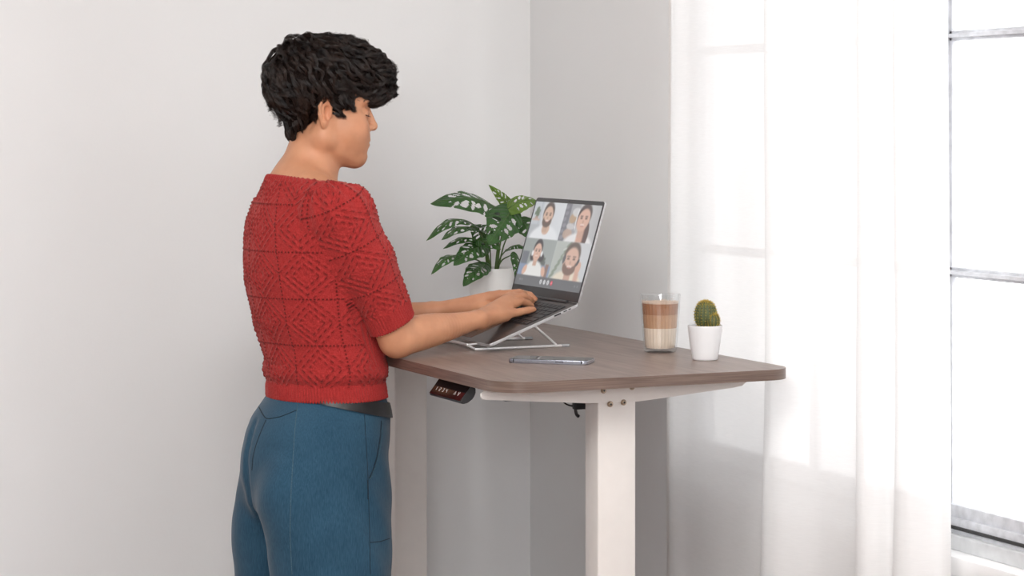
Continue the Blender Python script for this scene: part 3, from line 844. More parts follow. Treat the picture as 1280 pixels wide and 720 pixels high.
def leaf_mat(name, c, c2):
    m, nt, b, out = mat_new(name)
    tc = nt.nodes.new('ShaderNodeTexCoord')
    nz = nt.nodes.new('ShaderNodeTexNoise'); nz.inputs['Scale'].default_value = 45; nz.inputs['Detail'].default_value = 3
    nt.links.new(tc.outputs['Object'], nz.inputs['Vector'])
    cr = nt.nodes.new('ShaderNodeValToRGB')
    cr.color_ramp.elements[0].position = .3; cr.color_ramp.elements[0].color = (*c, 1)
    cr.color_ramp.elements[1].position = .75; cr.color_ramp.elements[1].color = (*c2, 1)
    nt.links.new(nz.outputs['Fac'], cr.inputs['Fac']); nt.links.new(cr.outputs[0], b.inputs['Base Color'])
    b.inputs['Roughness'].default_value = 0.30
    # side veins along the leaf's own u,v
    uv = nt.nodes.new('ShaderNodeUVMap'); sp = nt.nodes.new('ShaderNodeSeparateXYZ'); nt.links.new(uv.outputs[0], sp.inputs[0])
    ab = nt.nodes.new('ShaderNodeMath'); ab.operation = 'ABSOLUTE'; nt.links.new(sp.outputs[1], ab.inputs[0])
    ma = nt.nodes.new('ShaderNodeMath'); ma.operation = 'MULTIPLY_ADD'; nt.links.new(sp.outputs[0], ma.inputs[0]); ma.inputs[1].default_value = 50
    mb = nt.nodes.new('ShaderNodeMath'); mb.operation = 'MULTIPLY'; nt.links.new(ab.outputs[0], mb.inputs[0]); mb.inputs[1].default_value = -14
    nt.links.new(mb.outputs[0], ma.inputs[2])
    sn = nt.nodes.new('ShaderNodeMath'); sn.operation = 'SINE'; nt.links.new(ma.outputs[0], sn.inputs[0])
    bp = nt.nodes.new('ShaderNodeBump'); bp.inputs['Strength'].default_value = 0.35; bp.inputs['Distance'].default_value = 0.002
    nt.links.new(sn.outputs[0], bp.inputs['Height']); nt.links.new(bp.outputs[0], b.inputs['Normal'])
    add_translucent(m, (c2[0] * 2.2, c2[1] * 2.0, c2[2] * .9), 0.22)
    return m


M_leaf = leaf_mat('dark_green_leaf', (0.028, 0.085, 0.020), (0.055, 0.150, 0.034))
M_leaf2 = leaf_mat('young_green_leaf', (0.11, 0.20, 0.032), (0.17, 0.28, 0.05))
M_stem = mat('green_leaf_stem', (0.075, 0.135, 0.030), 0.45, noise=(60, 0.2))


def leaf(bp_, tp, wid, nrm, droop=0.12, mat_=None, fold=0.25, holes=5, seed=0, asym=0.0):
    """bp_, tp: base and tip points; nrm: rough direction the upper face looks to"""
    rg = np.random.default_rng(seed)
    b0, t0 = np.array(bp_), np.array(tp)
    ax = t0 - b0; L = np.linalg.norm(ax); ax /= L
    n = np.array(nrm, float); n -= ax * n.dot(ax); n /= np.linalg.norm(n)
    sd = np.cross(n, ax)
    NS, NT = 64, 44
    S = np.linspace(0, 1, NS + 1); T = np.linspace(-1, 1, NT + 1)
    s, t = np.meshgrid(S, T, indexing='ij')
    w = (np.sin(np.pi * np.clip(s, 0, 1) ** 0.72) ** 0.75) * (1 - 0.25 * s)
    w = w / w.max() * wid / 2 * (1 + 0.03 * np.sin(s * 31 + t * 2))
    back = -0.10 * L * np.abs(t) ** 1.5 * np.exp(-(s / 0.16) ** 2)          # heart-shaped lobes behind the stem
    al = s * L + back + 0.02 * L * np.abs(t) * 0
    up = droop * L * (np.sin(np.pi * s) * 0.9) + fold * w * (np.abs(t) ** 1.3) * -0.55 + 0.012 * L * np.sin(s * 24 - np.abs(t) * 5) * np.abs(t) * 0.5
    P = b0 + ax * al[..., None] + sd * (w * t * (1 + asym * np.sign(t)))[..., None] + n * up[..., None]
    keep = np.ones((NS, NT), bool)
    sc_, tc_ = (s[:-1, :-1] + s[1:, 1:]) / 2, (t[:-1, :-1] + t[1:, 1:]) / 2
    for sg in (-1, 1):
        for k in range(holes):
            cs = 0.20 + 0.60 * (k + rg.uniform(.25, .75)) / holes
            ctt = sg * rg.uniform(.42, .62)
            ra, rt_ = rg.uniform(.022, .052), rg.uniform(.14, .32)
            ds, dt_ = sc_ - cs - 0.10 * (np.abs(tc_) - abs(ctt)), tc_ - ctt
            keep &= ((ds / ra) ** 2 + (dt_ / rt_) ** 2) > 1
            if rg.random() < .5:
                cs2 = cs + .06; dt2 = tc_ - sg * .26; ds2 = sc_ - cs2
                keep &= ((ds2 / .016) ** 2 + (dt2 / .075) ** 2) > 1
            if rg.random() < .22:
                ds3, dt3 = sc_ - cs - .05 - 0.1 * (np.abs(tc_) - .8), tc_ - sg * 1.0
                keep &= ((ds3 / .014) ** 2 + (dt3 / .35) ** 2) > 1
    idx = np.arange((NS + 1) * (NT + 1)).reshape(NS + 1, NT + 1)
    q = np.stack([idx[:-1, :-1], idx[1:, :-1], idx[1:, 1:], idx[:-1, 1:]], -1)[keep]
    used = np.unique(q); remap = -np.ones(idx.size, int); remap[used] = np.arange(len(used))
    me = bpy.data.meshes.new('leaf')
    me.from_pydata(P.reshape(-1, 3)[used].tolist(), [], remap[q].tolist())
    uvl = me.uv_layers.new(name='UVMap')
    st = np.stack([s, t], -1).reshape(-1, 2)[used]
    li = np.zeros(len(me.loops), dtype=np.int32); me.loops.foreach_get('vertex_index', li)
    uvl.data.foreach_set('uv', st[li].astype(np.float32).ravel())
    o = link_mesh('leaf', me, mat_ or M_leaf, MP, smooth=True)
    so = o.modifiers.new('thickness', 'SOLIDIFY'); so.thickness = 0.0005
    # midrib and stalk
    bm = bmesh.new()
    mid = [Vector(P[i, NT // 2]) + Vector(n) * 0.0002 for i in range(0, NS + 1, 4)]
    add_tube(bm, mid, [0.0011 * (1 - 0.75 * i / len(mid)) for i in range(len(mid))], 6)
    obj('midrib', bm, M_stem, o, smooth=True)
    return o, P[0, NT // 2]


cam_n = np.array((-CD[0], -CD[1], 0.05))
upv = np.array((0, 0, 1.0))
lft = -np.array((CR[0], CR[1], 0))
def N(c, u, l=0.0): return cam_n * c + upv * u + lft * l
E3 = 5.27
LEAVES = [  # base px,py,Y | tip px,py,Y | width | normal | droop | fold | holes | young
    ((629, 268, 5.26), (538, 255, 5.20), 0.098, N(.75, .75, .1), .16, .5, 6, 0),
    ((640, 262, 5.22), (611, 306, 5.13), 0.088, N(.95, .30, -.15), .05, .15, 4, 0),
    ((640, 262, 5.30), (611, 231, 5.27), 0.030, N(.8, .4, .3), .10, .3, 4, 1),
    ((634, 262, 5.22), (674, 252, 5.20), 0.060, N(.7, .8), .22, .4, 4, 1),
    ((652, 274, 5.24), (667, 300, 5.20), 0.050, N(.9, .3), .10, .3, 3, 0),
    ((598, 285, 5.24), (533, 301, 5.16), 0.046, N(.55, .85, .1), .22, .5, 5, 0),
    ((601, 290, 5.25), (552, 300, 5.12), 0.050, N(.7, .7, .2), .12, .4, 5, 0),
    ((604, 304, 5.24), (554, 311, 5.18), 0.036, N(.5, .9), .16, .5, 4, 0),
    ((605, 307, 5.22), (567, 332, 5.13), 0.060, N(.85, .5), .10, .3, 4, 0),
    ((576, 321, 5.20), (539, 343, 5.12), 0.036, N(.6, .8), .16, .45, 4, 0),
    ((606, 331, 5.22), (579, 358, 5.12), 0.054, N(.9, .45), .10, .25, 4, 0),
    ((598, 301, 5.20), (626, 312, 5.12), 0.036, N(.8, .6), .10, .3, 4, 0),
    ((643, 318, 5.22), (645, 351, 5.15), 0.030, N(.8, .4, -.5), .12, .4, 3, 0),
    ((634, 312, 5.25), (657, 311, 5.20), 0.030, N(.5, .9), .2, .5, 3, 0),
    ((612, 300, 5.30), (588, 282, 5.33), 0.060, N(.8, .5), .10, .3, 4, 0),
]
for i, (bp_, tp, wd, nn, dr, fo, ho, yg) in enumerate(LEAVES):
    o, b0 = leaf(V(*bp_), V(*tp), wd, nn, dr, M_leaf2 if yg else M_leaf, fo, ho, seed=20 + i)
    an = math.atan2(b0[1] - mc_.y, b0[0] - mc_.x) + 0.2 * math.sin(i * 2.1)
    root = Vector((mc_.x + 0.016 * math.cos(an), mc_.y + 0.016 * math.sin(an), DZ + MH - 0.010))
    bb = Vector(b0)
    m1 = root.lerp(bb, 0.5) + Vector((-(bb.x - root.x) * .18, -(bb.y - root.y) * .18, 0.25 * (bb.z - root.z) * .35 + .006))
    pn, _ = spline([tuple(root), tuple(root.lerp(m1, .5) + Vector((0, 0, .004))), tuple(m1), tuple(bb + Vector((0, 0, .001)))], 16)
    bm = bmesh.new(); add_tube(bm, pn, np.linspace(0.0023, 0.0013, 16), 8)
    obj('stem', bm, M_stem, o, smooth=True)
# ============================================================ distance-field sculpting
class F:
    """a body built from soft-blended volumes: a list of (operation, function, blend, centre, radius)"""
    def __init__(s): s.ops = []
    def add(s, fn, k=0.0, c=None, r=None): s.ops.append(('u', fn, k, c, r)); return s
    def sub(s, fn, k=0.0, c=None, r=None): s.ops.append(('s', fn, k, c, r)); return s
    def cut(s, fn, k=0.0): s.ops.append(('i', fn, k, None, None)); return s
    def cone(s, a, b, ra, rb, k=0.01, op='u'):
        a, b = np.array(a, float), np.array(b, float)
        ab = b - a; L2 = ab.dot(ab) + 1e-12
        def fn(P):
            t = np.clip((P - a) @ ab / L2, 0, 1)
            return np.linalg.norm(P - a - t[..., None] * ab, axis=-1) - (ra + (rb - ra) * t)
        s.ops.append((op, fn, k, (a + b) / 2, math.sqrt(L2) / 2 + max(ra, rb))); return s
    def chain(s, pts, rs, k=0.01):
        for i in range(len(pts) - 1): s.cone(pts[i], pts[i + 1], rs[i], rs[i + 1], k)
        return s
    def sweep(s, pts, rs, k=0.01, n=16):
        # one limb: a chain of fine tapered segments taken as a single volume
        d = np.r_[0, np.cumsum(np.linalg.norm(np.diff(np.array(pts), axis=0), axis=1))]
        t = np.linspace(0, d[-1], n)
        ker = np.array((1, 2, 1.)) / 4
        A = np.stack([np.interp(t, d, np.array([p[i] for p in pts])) for i in range(3)] + [np.interp(t, d, rs)], 1)
        for _ in range(4):
            B_ = np.pad(A, ((1, 1), (0, 0)), mode='edge'); B_ = sum(ker[j] * B_[j:j + n] for j in range(3)); B_[0], B_[-1] = A[0], A[-1]; A = B_
        def fn(P):
            D = None
            for i in range(n - 1):
                a, b_ = A[i, :3], A[i + 1, :3]
                ab = b_ - a; q = P - a
                tt = np.clip(q @ ab / (ab @ ab), 0, 1)
                dd = np.linalg.norm(q - tt[..., None] * ab, axis=-1) - (A[i, 3] + (A[i + 1, 3] - A[i, 3]) * tt)
                D = dd if D is None else np.minimum(D, dd)
            return D
        c = A[:, :3].mean(0)
        s.ops.append(('u', fn, k, c, np.linalg.norm(A[:, :3] - c, axis=1).max() + max(rs))); return s
    def ell(s, c, r, k=0.01, rot=None, op='u'):
        c, r = np.array(c, float), np.array(r, float)
        M = None if rot is None else np.array(rot)
        def fn(P):
            q = P - c
            if M is not None: q = q @ M
            k0 = np.linalg.norm(q / r, axis=-1) + 1e-9; k1 = np.linalg.norm(q / (r * r), axis=-1) + 1e-9
            return k0 * (k0 - 1) / k1
        s.ops.append((op, fn, k, c, r.max())); return s
    def stack(s, rows, k=0.01, op='u', n=2.0, sm=21):
        """rows: (z, x, y, half depth, half width) from the top down"""
        R = np.array(sorted(rows), float)
        zz = np.linspace(R[0, 0], R[-1, 0], 240)
        T = np.stack([np.interp(zz, R[:, 0], R[:, j]) for j in range(1, 5)], 1)
        ker = np.hanning(sm + 2)[1:-1]; ker /= ker.sum()
        T = np.stack([np.convolve(np.pad(T[:, j], sm // 2, mode='edge'), ker, 'valid') for j in range(4)], 1)
        def fn(P):
            z = np.clip(P[..., 2], zz[0], zz[-1])
            x, y, a, b = [np.interp(z, zz, T[:, j]) for j in range(4)]
            qx, qy = P[..., 0] - x, P[..., 1] - y
            if n != 2.0:
                k0 = ((np.abs(qx / a)) ** n + (np.abs(qy / b)) ** n) ** (1 / n) + 1e-9
                d = (k0 - 1) * np.minimum(a, b)
            else:
                k0 = np.hypot(qx / a, qy / b) + 1e-9; k1 = np.hypot(qx / a ** 2, qy / b ** 2) + 1e-9
                d = k0 * (k0 - 1) / k1
            dz = np.abs(P[..., 2] - (zz[0] + zz[-1]) / 2) - (zz[-1] - zz[0]) / 2
            return np.where(dz > 0, np.where(d > 0, np.hypot(d, dz), np.maximum(d, dz)), d if True else d) if True else d
        s.ops.append((op, fn, k, None, None)); return s
    def __call__(s, P, bc=None, br=0.0):
        D = None
        for op, fn, k, c, r in s.ops:
            if bc is not None and c is not None and np.linalg.norm(bc - c) - r > br + 3 * k + 0.025:
                continue
            if op != 'u' and D is None: continue
            d = fn(P)
            if D is None: D = d; continue
            if op == 'u': a, b_, sg = D, d, 1
            elif op == 's': a, b_, sg = -D, d, -1
            else: a, b_, sg = -D, -d, -1
            if k > 1e-6:
                h = np.clip(k - np.abs(a - b_), 0, None) / k
                m = np.minimum(a, b_) - h * h * k * 0.25
            else: m = np.minimum(a, b_)
            D = sg * m
        if D is None: D = np.full(P.shape[:-1], 1.0)
        return D
    def grad(s, P, e=0.0012):
        g = np.stack([s(P + np.eye(3)[i] * e) - s(P - np.eye(3)[i] * e) for i in range(3)], -1)
        return g / (np.linalg.norm(g, axis=-1, keepdims=True) + 1e-9)


def sculpt(f, lo, hi, h, B=20):
    """surface of f < 0 as one closed quad mesh (dual contouring on blocks)"""
    lo = np.array(lo, float); hi = np.array(hi, float)
    nb = np.ceil((hi - lo) / (h * B)).astype(int)
    gi = np.stack(np.meshgrid(*[np.arange(n) for n in nb], indexing='ij'), -1).reshape(-1, 3)
    cen = lo + (gi + 0.5) * B * h
    hd = B * h * 0.87
    act = gi[np.abs(f(cen)) < hd * 1.35 + 0.012]
    dims = nb * B + 2
    key = lambda I: (I[..., 0].astype(np.int64) * dims[1] + I[..., 1]) * dims[2] + I[..., 2]
    ax = np.arange(B + 1)
    loc = np.stack(np.meshgrid(ax, ax, ax, indexing='ij'), -1)
    KV, PV, Q = [], [], []
    for g in act:
        o = g * B
        P = lo + (loc + o) * h
        S = f(P, lo + (o + B / 2) * h, hd)
        neg = S < 0
        if neg.all() or not neg.any(): continue
        acc = np.zeros((B, B, B, 3)); cnt = np.zeros((B, B, B))
        for a in range(3):
            o1, o2 = [q for q in range(3) if q != a]
            for d1 in (0, 1):
                for d2 in (0, 1):
                    s0 = [None] * 3; s1 = [None] * 3
                    s0[a] = slice(0, B); s1[a] = slice(1, B + 1)
                    s0[o1] = s1[o1] = slice(d1, B + d1); s0[o2] = s1[o2] = slice(d2, B + d2)
                    A, C = S[tuple(s0)], S[tuple(s1)]
                    m = (A < 0) != (C < 0)
                    t = np.where(m, A / np.where(m, A - C, 1), 0)
                    acc[..., a] += np.where(m, t, 0); acc[..., o1] += m * d1; acc[..., o2] += m * d2
                    cnt += m
        has = cnt > 0
        I = np.argwhere(has)
        KV.append(key(I + o)); PV.append(lo + (I + o + acc[has] / cnt[has][:, None]) * h)
        for a in range(3):
            s0 = [slice(0, B)] * 3; s1 = [slice(0, B)] * 3; s1[a] = slice(1, B + 1)
            A, C = S[tuple(s0)], S[tuple(s1)]
            E = np.argwhere((A < 0) != (C < 0))
            if not len(E): continue
            flip = A[tuple(E.T)] < 0
            o1, o2 = (a + 1) % 3, (a + 2) % 3
            e1 = np.zeros(3, int); e1[o1] = 1; e2 = np.zeros(3, int); e2[o2] = 1
            G = E + o
            q = np.stack([key(G), key(G - e1), key(G - e1 - e2), key(G - e2)], 1)
            q = np.where(flip[:, None], q, q[:, ::-1])
            Q.append(q)
    KV = np.concatenate(KV); PV = np.concatenate(PV); Q = np.concatenate(Q)
    so = np.argsort(KV); KV, PV = KV[so], PV[so]
    ix = np.clip(np.searchsorted(KV, Q), 0, len(KV) - 1)
    ok = (KV[ix] == Q).all(1)
    return PV, ix[ok][:, ::-1]


def mesh_from(name, Vt, Fc):
    me = bpy.data.meshes.new(name)
    me.vertices.add(len(Vt)); me.vertices.foreach_set('co', Vt.astype(np.float32).ravel())
    me.loops.add(len(Fc) * 4); me.loops.foreach_set('vertex_index', Fc.astype(np.int32).ravel())
    me.polygons.add(len(Fc)); me.polygons.foreach_set('loop_start', np.arange(0, len(Fc) * 4, 4, dtype=np.int32))
    me.polygons.foreach_set('loop_total', np.full(len(Fc), 4, dtype=np.int32))
    me.update(calc_edges=True); me.validate()
    return me


# ============================================================ the woman at the desk
PY = 4.70
P_O = V(400, 500, PY); P_O.z = 0
def W(px, py, dy): return np.array(V(px, py, PY + dy))
def row(py, L, R, b):
    """torso slice from its outline in the photo and a half width"""
    c = V((L + R) / 2, py, PY)
    D = c.x * CD[0] + c.y * CD[1]
    H = (R - L) / 2 * D / FPX
    a = math.sqrt(max(H * H - (CR[1] * b) ** 2, 0.0004)) / CR[0]
    return (c.z, c.x, PY, a, b)


# ---- head frame
HO = W(401.5, 143, 0.0)
hy_ = R_(-10)
HX = np.array((math.cos(hy_), math.sin(hy_), 0)); HY = np.array((-math.sin(hy_), math.cos(hy_), 0)); HZ = np.array((0, 0, 1.0))
HR = np.stack([HX, HY, HZ], 1)
def Hd(x, y, z): return HO + HX * x + HY * y + HZ * z


# ---- joints
def mirror(p, yc): return np.array((p[0], 2 * yc - p[1], p[2]))
sh_r, el_r, wr_r = W(426, 262, -0.165), np.array(V(497, 424.5, 4.545)), np.array(V(596, 399.5, 4.632))
HANDS = dict(
    pinky=[(631, 393.5, 4.662), (650, 390.0, 4.669), (660, 387.8, 4.672), (666.5, 387.2, 4.674)],
    ring=[(634.5, 384.0, 4.684), (651, 376.6, 4.700), (660, 379.4, 4.710), (664.0, 382.0, 4.715)],
    middle=[(637, 376.0, 4.708), (654.0, 370.6, 4.729), (662.0, 374.2, 4.740), (664.5, 377.8, 4.745)],
    index=[(638.0, 371.5, 4.732), (651, 366.8, 4.757), (658.5, 369.0, 4.770), (661.5, 373.5, 4.776)],
    thumb=[(607, 396.0, 4.664), (622, 388.5, 4.716), (633, 385.0, 4.744), (641, 384.0, 4.760)])
HANDS = {k: [np.array(V(*p)) for p in v] for k, v in HANDS.items()}
RAD = dict(pinky=(.0102, .0088, .0080, .0070), ring=(.0108, .0090, .0083, .0072), middle=(.0110, .0090, .0083, .0073), index=(.0108, .0089, .0082, .0072), thumb=(.0140, .0115, .0098, .0080))
YM = 4.766
def dk(p):
    """height above the keyboard deck"""
    return -(p[..., 0] - LX) * st_ + (p[..., 2] - LZ) * ct_


trunk = F()
nk0, nk1, nk2 = W(391, 175, 0.0), W(385, 203, 0.0), W(374, 236, 0.0)
trunk.cone(nk0, nk1, 0.048, 0.0475, 0.01).cone(nk1, nk2, 0.0475, 0.058, 0.02)
trunk.cone(W(372, 224, -0.02), W(408, 254, -0.135), 0.038, 0.045, 0.035)
trunk.cone(W(372, 224, 0.02), mirror(W(408, 254, -0.135), PY), 0.038, 0.045, 0.035)
trunk.cone(W(376, 262, 0), W(390, 330, 0), 0.080, 0.085, 0.05)
trunk.cone(W(385, 262, -0.06), sh_r, 0.065, 0.050, 0.03).cone(W(385, 262, 0.06), mirror(sh_r, PY), 0.065, 0.050, 0.03)
body = F()
body.ops += trunk.ops
# neck muscle from behind the ear to the collar bone, and the throat
for sg in (-1, 1):
    body.cone(Hd(-.018, sg * .054, -.045), W(405, 232, 0) + np.array((0, sg * .022, 0)), 0.009, 0.008, 0.03)
body.cone(Hd(.022, 0, -.082), W(402, 230, 0), 0.026, 0.022, 0.025)
# head
body.ell(Hd(-.004, 0, .050), (.090, .074, .080), 0.02, HR)
body.ell(Hd(.040, 0, .045), (.066, .064, .060), 0.02, HR)
body.ell(Hd(.040, 0, -.028), (.058, .056, .070), 0.02, HR)
for sg in (-1, 1):
    body.cone(Hd(.000, sg * .052, -.050), Hd(.066, sg * .014, -.091), 0.017, 0.015, 0.022)
    body.cone(Hd(-.002, sg * .056, -.012), Hd(.000, sg * .052, -.050), 0.016, 0.017, 0.02)
    body.ell(Hd(.058, sg * .038, -.030), (.036, .026, .036), 0.025, HR)
    body.ell(Hd(.085, sg * .026, .028), (.016, .026, .010), 0.012, HR)
body.ell(Hd(.076, 0, -.062), (.026, .036, .036), 0.028, HR)
body.ell(Hd(.0790, 0, -.0935), (.0155, .020, .0160), 0.018, HR)
body.cone(Hd(.020, 0, -.078), Hd(.070, 0, -.094), 0.024, 0.014, 0.02)
for sg in (-1, 1):
    body.ell(Hd(.108, sg * .033, .004), (.019, .020, .012), 0.012, HR, op='s')
    body.ell(Hd(.0850, sg * .0315, .003), (.0135, .0150, .0125), 0.004, HR)
# nose
body.cone(Hd(.097, 0, .016), Hd(.1125, 0, -.0225), 0.0075, 0.0090, 0.010)
body.ell(Hd(.1130, 0, -.0265), (.0090, .0095, .0085), 0.006, HR)
for sg in (-1, 1):
    body.ell(Hd(.1030, sg * .0115, -.0290), (.0100, .0068, .0068), 0.005, HR)
    body.ell(Hd(.1080, sg * .0058, -.0365), (.0050, .0032, .0032), 0.003, HR, op='s')
# lips
body.ell(Hd(.0985, 0, -.0550), (.0075, .0210, .0050), 0.003, HR)
body.ell(Hd(.0968, 0, -.0660), (.0080, .0190, .0056), 0.003, HR)
body.ell(Hd(.1045, 0, -.0608), (.0090, .0230, .0011), 0.003, HR, op='s')
body.ell(Hd(.1020, 0, -.0795), (.0095, .0180, .0060), 0.008, HR, op='s')
# ears
for sg in (-1, 1):
    th_ = sg * R_(22)
    ez = np.array((0.10, 0, 1.0)); ez /= np.linalg.norm(ez)
    ex = np.array((math.cos(th_), -sg * 0, 0)); ex = np.array((math.cos(th_), -math.sin(th_), 0)); ey = np.cross(ez, ex); ex = np.cross(ey, ez)
    ER = HR @ np.stack([ex, ey, ez], 1)
    ec = Hd(-.004, sg * .0745, .004)
    e = lambda x, y, z: ec + ER @ np.array((x, y, z))
    body.ell(e(-.002, 0, .004), (.0165, .0050, .0270), 0.004, ER)
    body.ell(e(.0020, sg * .0062, -.002), (.0110, .0085, .0175), 0.0015, ER, op='s')
    rim = [e(.0125, sg * .0005, .002), e(.0135, sg * .001, .015), e(.007, sg * .0025, .0275), e(-.004, sg * .0035, .0310), e(-.0145, sg * .0040, .0235), e(-.0175, sg * .0035, .010), e(-.0150, sg * .0025, -.006), e(-.0085, sg * .001, -.020)]
    body.chain(rim, [.0028, .0030, .0032, .0033, .0034, .0034, .0033, .0036], 0.0025)
    body.chain([e(-.0095, sg * .0022, .016), e(-.0080, sg * .0025, .002), e(-.002, sg * .0022, -.0115)], [.0024, .0027, .0026], 0.003)
    body.ell(e(-.0005, 0, -.0245), (.0080, .0048, .0095), 0.005, ER)
    body.ell(e(.0125, 0, -.004), (.0040, .0045, .0060), 0.004, ER)


def arm(sg):
    m = (lambda p: p) if sg < 0 else (lambda p: np.array((p[0] + .004, 2 * YM - p[1], p[2])))
    s0 = sh_r if sg < 0 else mirror(sh_r, PY)
    e0, w0 = m(el_r), m(wr_r)
    if sg > 0: e0 = e0 + np.array((-.005, -.03, .004))
    body.sweep([s0, s0 * .5 + e0 * .5, s0 * .15 + e0 * .85, e0 + np.array((-.002, 0, .001))], [0.049, 0.0455, 0.0410, 0.0375], 0.02)
    u = w0 - e0
    dn = np.array((-st_, 0, ct_))
    rx = np.cross(u / np.linalg.norm(u), dn); rx /= np.linalg.norm(rx)
    fa_ = [0, .12, .28, .45, .62, .78, .90, 1.0]
    body.sweep([e0 + u * q + np.array((0, 0, .003 * math.sin(math.pi * min(q * 1.6, 1)))) for q in fa_], [.0365, .0382, .0385, .0355, .0300, .0248, .0218, .0205], 0.014, 24)
    body.sweep([e0 + u * .74 + rx * .003, e0 + u * .88 + rx * .006, w0 + rx * .008], [.0215, .0190, .0170], 0.006, 8)
    body.sweep([e0 + u * .74 - rx * .003, e0 + u * .88 - rx * .006, w0 - rx * .008], [.0215, .0190, .0170], 0.006, 8)
    # hand
    J = {k: [m(p) for p in v] for k, v in HANDS.items()}
    for k in ('pinky', 'ring', 'middle', 'index'):
        j = J[k]; r = RAD[k]
        off = {'pinky': .010, 'ring': .004, 'middle': -.003, 'index': -.010}[k]
        side = rx if True else rx
        st0 = w0 + (rx if sg < 0 else -rx) * off * 1.0 + u / np.linalg.norm(u) * .004
        body.cone(st0, j[0], 0.0140, r[0] + .0012, 0.012)
        body.cone(j[0], j[1], r[0], r[1], 0.0022)
        body.cone(j[1], j[2], r[1], r[2], 0.0014)
        body.cone(j[2], j[3], r[2], r[3], 0.0014)
    # heel of the hand and little-finger side
    body.cone(w0 + (J['pinky'][0] - w0) * .15 - dn * .005, J['pinky'][0] - dn * .004, 0.0150, 0.0098, 0.012)
    t = J['thumb']; r = RAD['thumb']
    body.cone(w0 + np.array((.010, 0, -.004)), t[1], r[0], r[1], 0.012).cone(t[1], t[2], r[1], r[2], 0.004).cone(t[2], t[3], r[2], r[3], 0.003)
    return J, e0, w0


JR, ELR, WRR = arm(-1)
JL, ELL, WLR = arm(1)
# nothing sinks into the laptop or the desk
def deck_clear(P):
    u = (P[..., 0] - LX) * ct_ + (P[..., 2] - LZ) * st_
    inside = (u > -.002) & (u < LD + .01) & (P[..., 1] > LYR - .003) & (P[..., 1] < LYR + LW + .003)
    w_ = dk(P) - 0.0022
    return np.where(inside, -w_, -1.0)
body.ops.append(('i', deck_clear, 0.0, None, None))
body.ops.append(('i', lambda P: np.where(P[..., 0] > DX0 - .02, (DZ + 0.0006) - P[..., 2], -1.0), 0.0, None, None))
body.ops.append(('i', lambda P: 1.02 - P[..., 2] - np.where(np.abs(P[..., 1] - PY) < .135, 0, 1.0), 0.0, None, None))

BV, BF = sculpt(body, (P_O.x - .22, 4.40, 0.96), (2.30, 5.05, 1.70), 0.0016)
me = mesh_from('person', BV, BF)


def skin_mat():
    m, nt, b, out = mat_new('warm_skin')
    tc = nt.nodes.new('ShaderNodeTexCoord')
    n1 = nt.nodes.new('ShaderNodeTexNoise'); n1.inputs['Scale'].default_value = 22; n1.inputs['Detail'].default_value = 5
    nt.links.new(tc.outputs['Object'], n1.inputs['Vector'])
    cr = nt.nodes.new('ShaderNodeValToRGB')
    cr.color_ramp.elements[0].position = .32; cr.color_ramp.elements[0].color = (*SKIN0, 1)
    cr.color_ramp.elements[1].position = .70; cr.color_ramp.elements[1].color = (*SKIN1, 1)
    nt.links.new(n1.outputs['Fac'], cr.inputs['Fac'])
    at = nt.nodes.new('ShaderNodeAttribute'); at.attribute_name = 'tint'
    mx = nt.nodes.new('ShaderNodeMix'); mx.data_type = 'RGBA'; mx.blend_type = 'MULTIPLY'; mx.inputs[0].default_value = 1
    nt.links.new(cr.outputs[0], mx.inputs[6]); nt.links.new(at.outputs['Color'], mx.inputs[7])
    nt.links.new(mx.outputs[2], b.inputs['Base Color'])
    b.inputs['Roughness'].default_value = 0.48; b.inputs['Specular IOR Level'].default_value = 0.35
    b.inputs['Subsurface Weight'].default_value = 0.12; b.inputs['Subsurface Radius'].default_value = (1, .35, .2); b.inputs['Subsurface Scale'].default_value = 0.006
    n2 = nt.nodes.new('ShaderNodeTexNoise'); n2.inputs['Scale'].default_value = 700; n2.inputs['Detail'].default_value = 2
    nt.links.new(tc.outputs['Object'], n2.inputs['Vector'])
    bp = nt.nodes.new('ShaderNodeBump'); bp.inputs['Strength'].default_value = .12; bp.inputs['Distance'].default_value = .001
    nt.links.new(n2.outputs['Fac'], bp.inputs['Height']); nt.links.new(bp.outputs[0], b.inputs['Normal'])
    return m
SKIN0, SKIN1 = (0.50, 0.235, 0.130), (0.60, 0.295, 0.168)
M_skin = skin_mat()
# natural colour: lips, nails, knuckles and ears a little redder
tint = np.ones((len(BV), 4), np.float32)
def tint_at(c, r, col, soft=.35):
    d = np.linalg.norm((BV - c) @ HR / np.array(r), axis=1)
    a = np.clip((1 - d) / soft, 0, 1)[:, None]
    tint[:, :3] = tint[:, :3] * (1 - a) + np.array(col) * a
tint_at(Hd(.100, 0, -.0555), (.012, .0225, .0045), (.86, .48, .50)); tint_at(Hd(.100, 0, -.0665), (.012, .0200, .0058), (.86, .46, .48))
for sg in (-1, 1):
    tint_at(Hd(-.004, sg * .076, .006), (.022, .010, .036), (1.0, .86, .80), .6)
    tint_at(Hd(.075, sg * .045, -.025), (.03, .03, .026), (1.0, .92, .90), .9)
for J in (JR, JL):
    for k, j in J.items():
        d = j[3] - j[2]; d /= np.linalg.norm(d)
        upn = np.array((-st_, 0, ct_)); nl_ = upn - d * upn.dot(d); nl_ /= np.linalg.norm(nl_)
        c = j[3] + nl_ * RAD[k][3] * .8 + d * RAD[k][3] * .2
        tint_at(c, (.0052, .0045, .0040), (1.06, .92, .95), .5)
        tint_at(j[1] + upn * .006, (.009, .008, .008), (1.0, .90, .86), .9)
ta = me.color_attributes.new('tint', 'FLOAT_COLOR', 'POINT'); ta.data.foreach_set('color', tint.ravel())
person = link_mesh('person', me, M_skin, origin=P_O)
tag(person, 'woman with short dark curly hair, red knit top and blue jeans typing on the laptop', 'person')

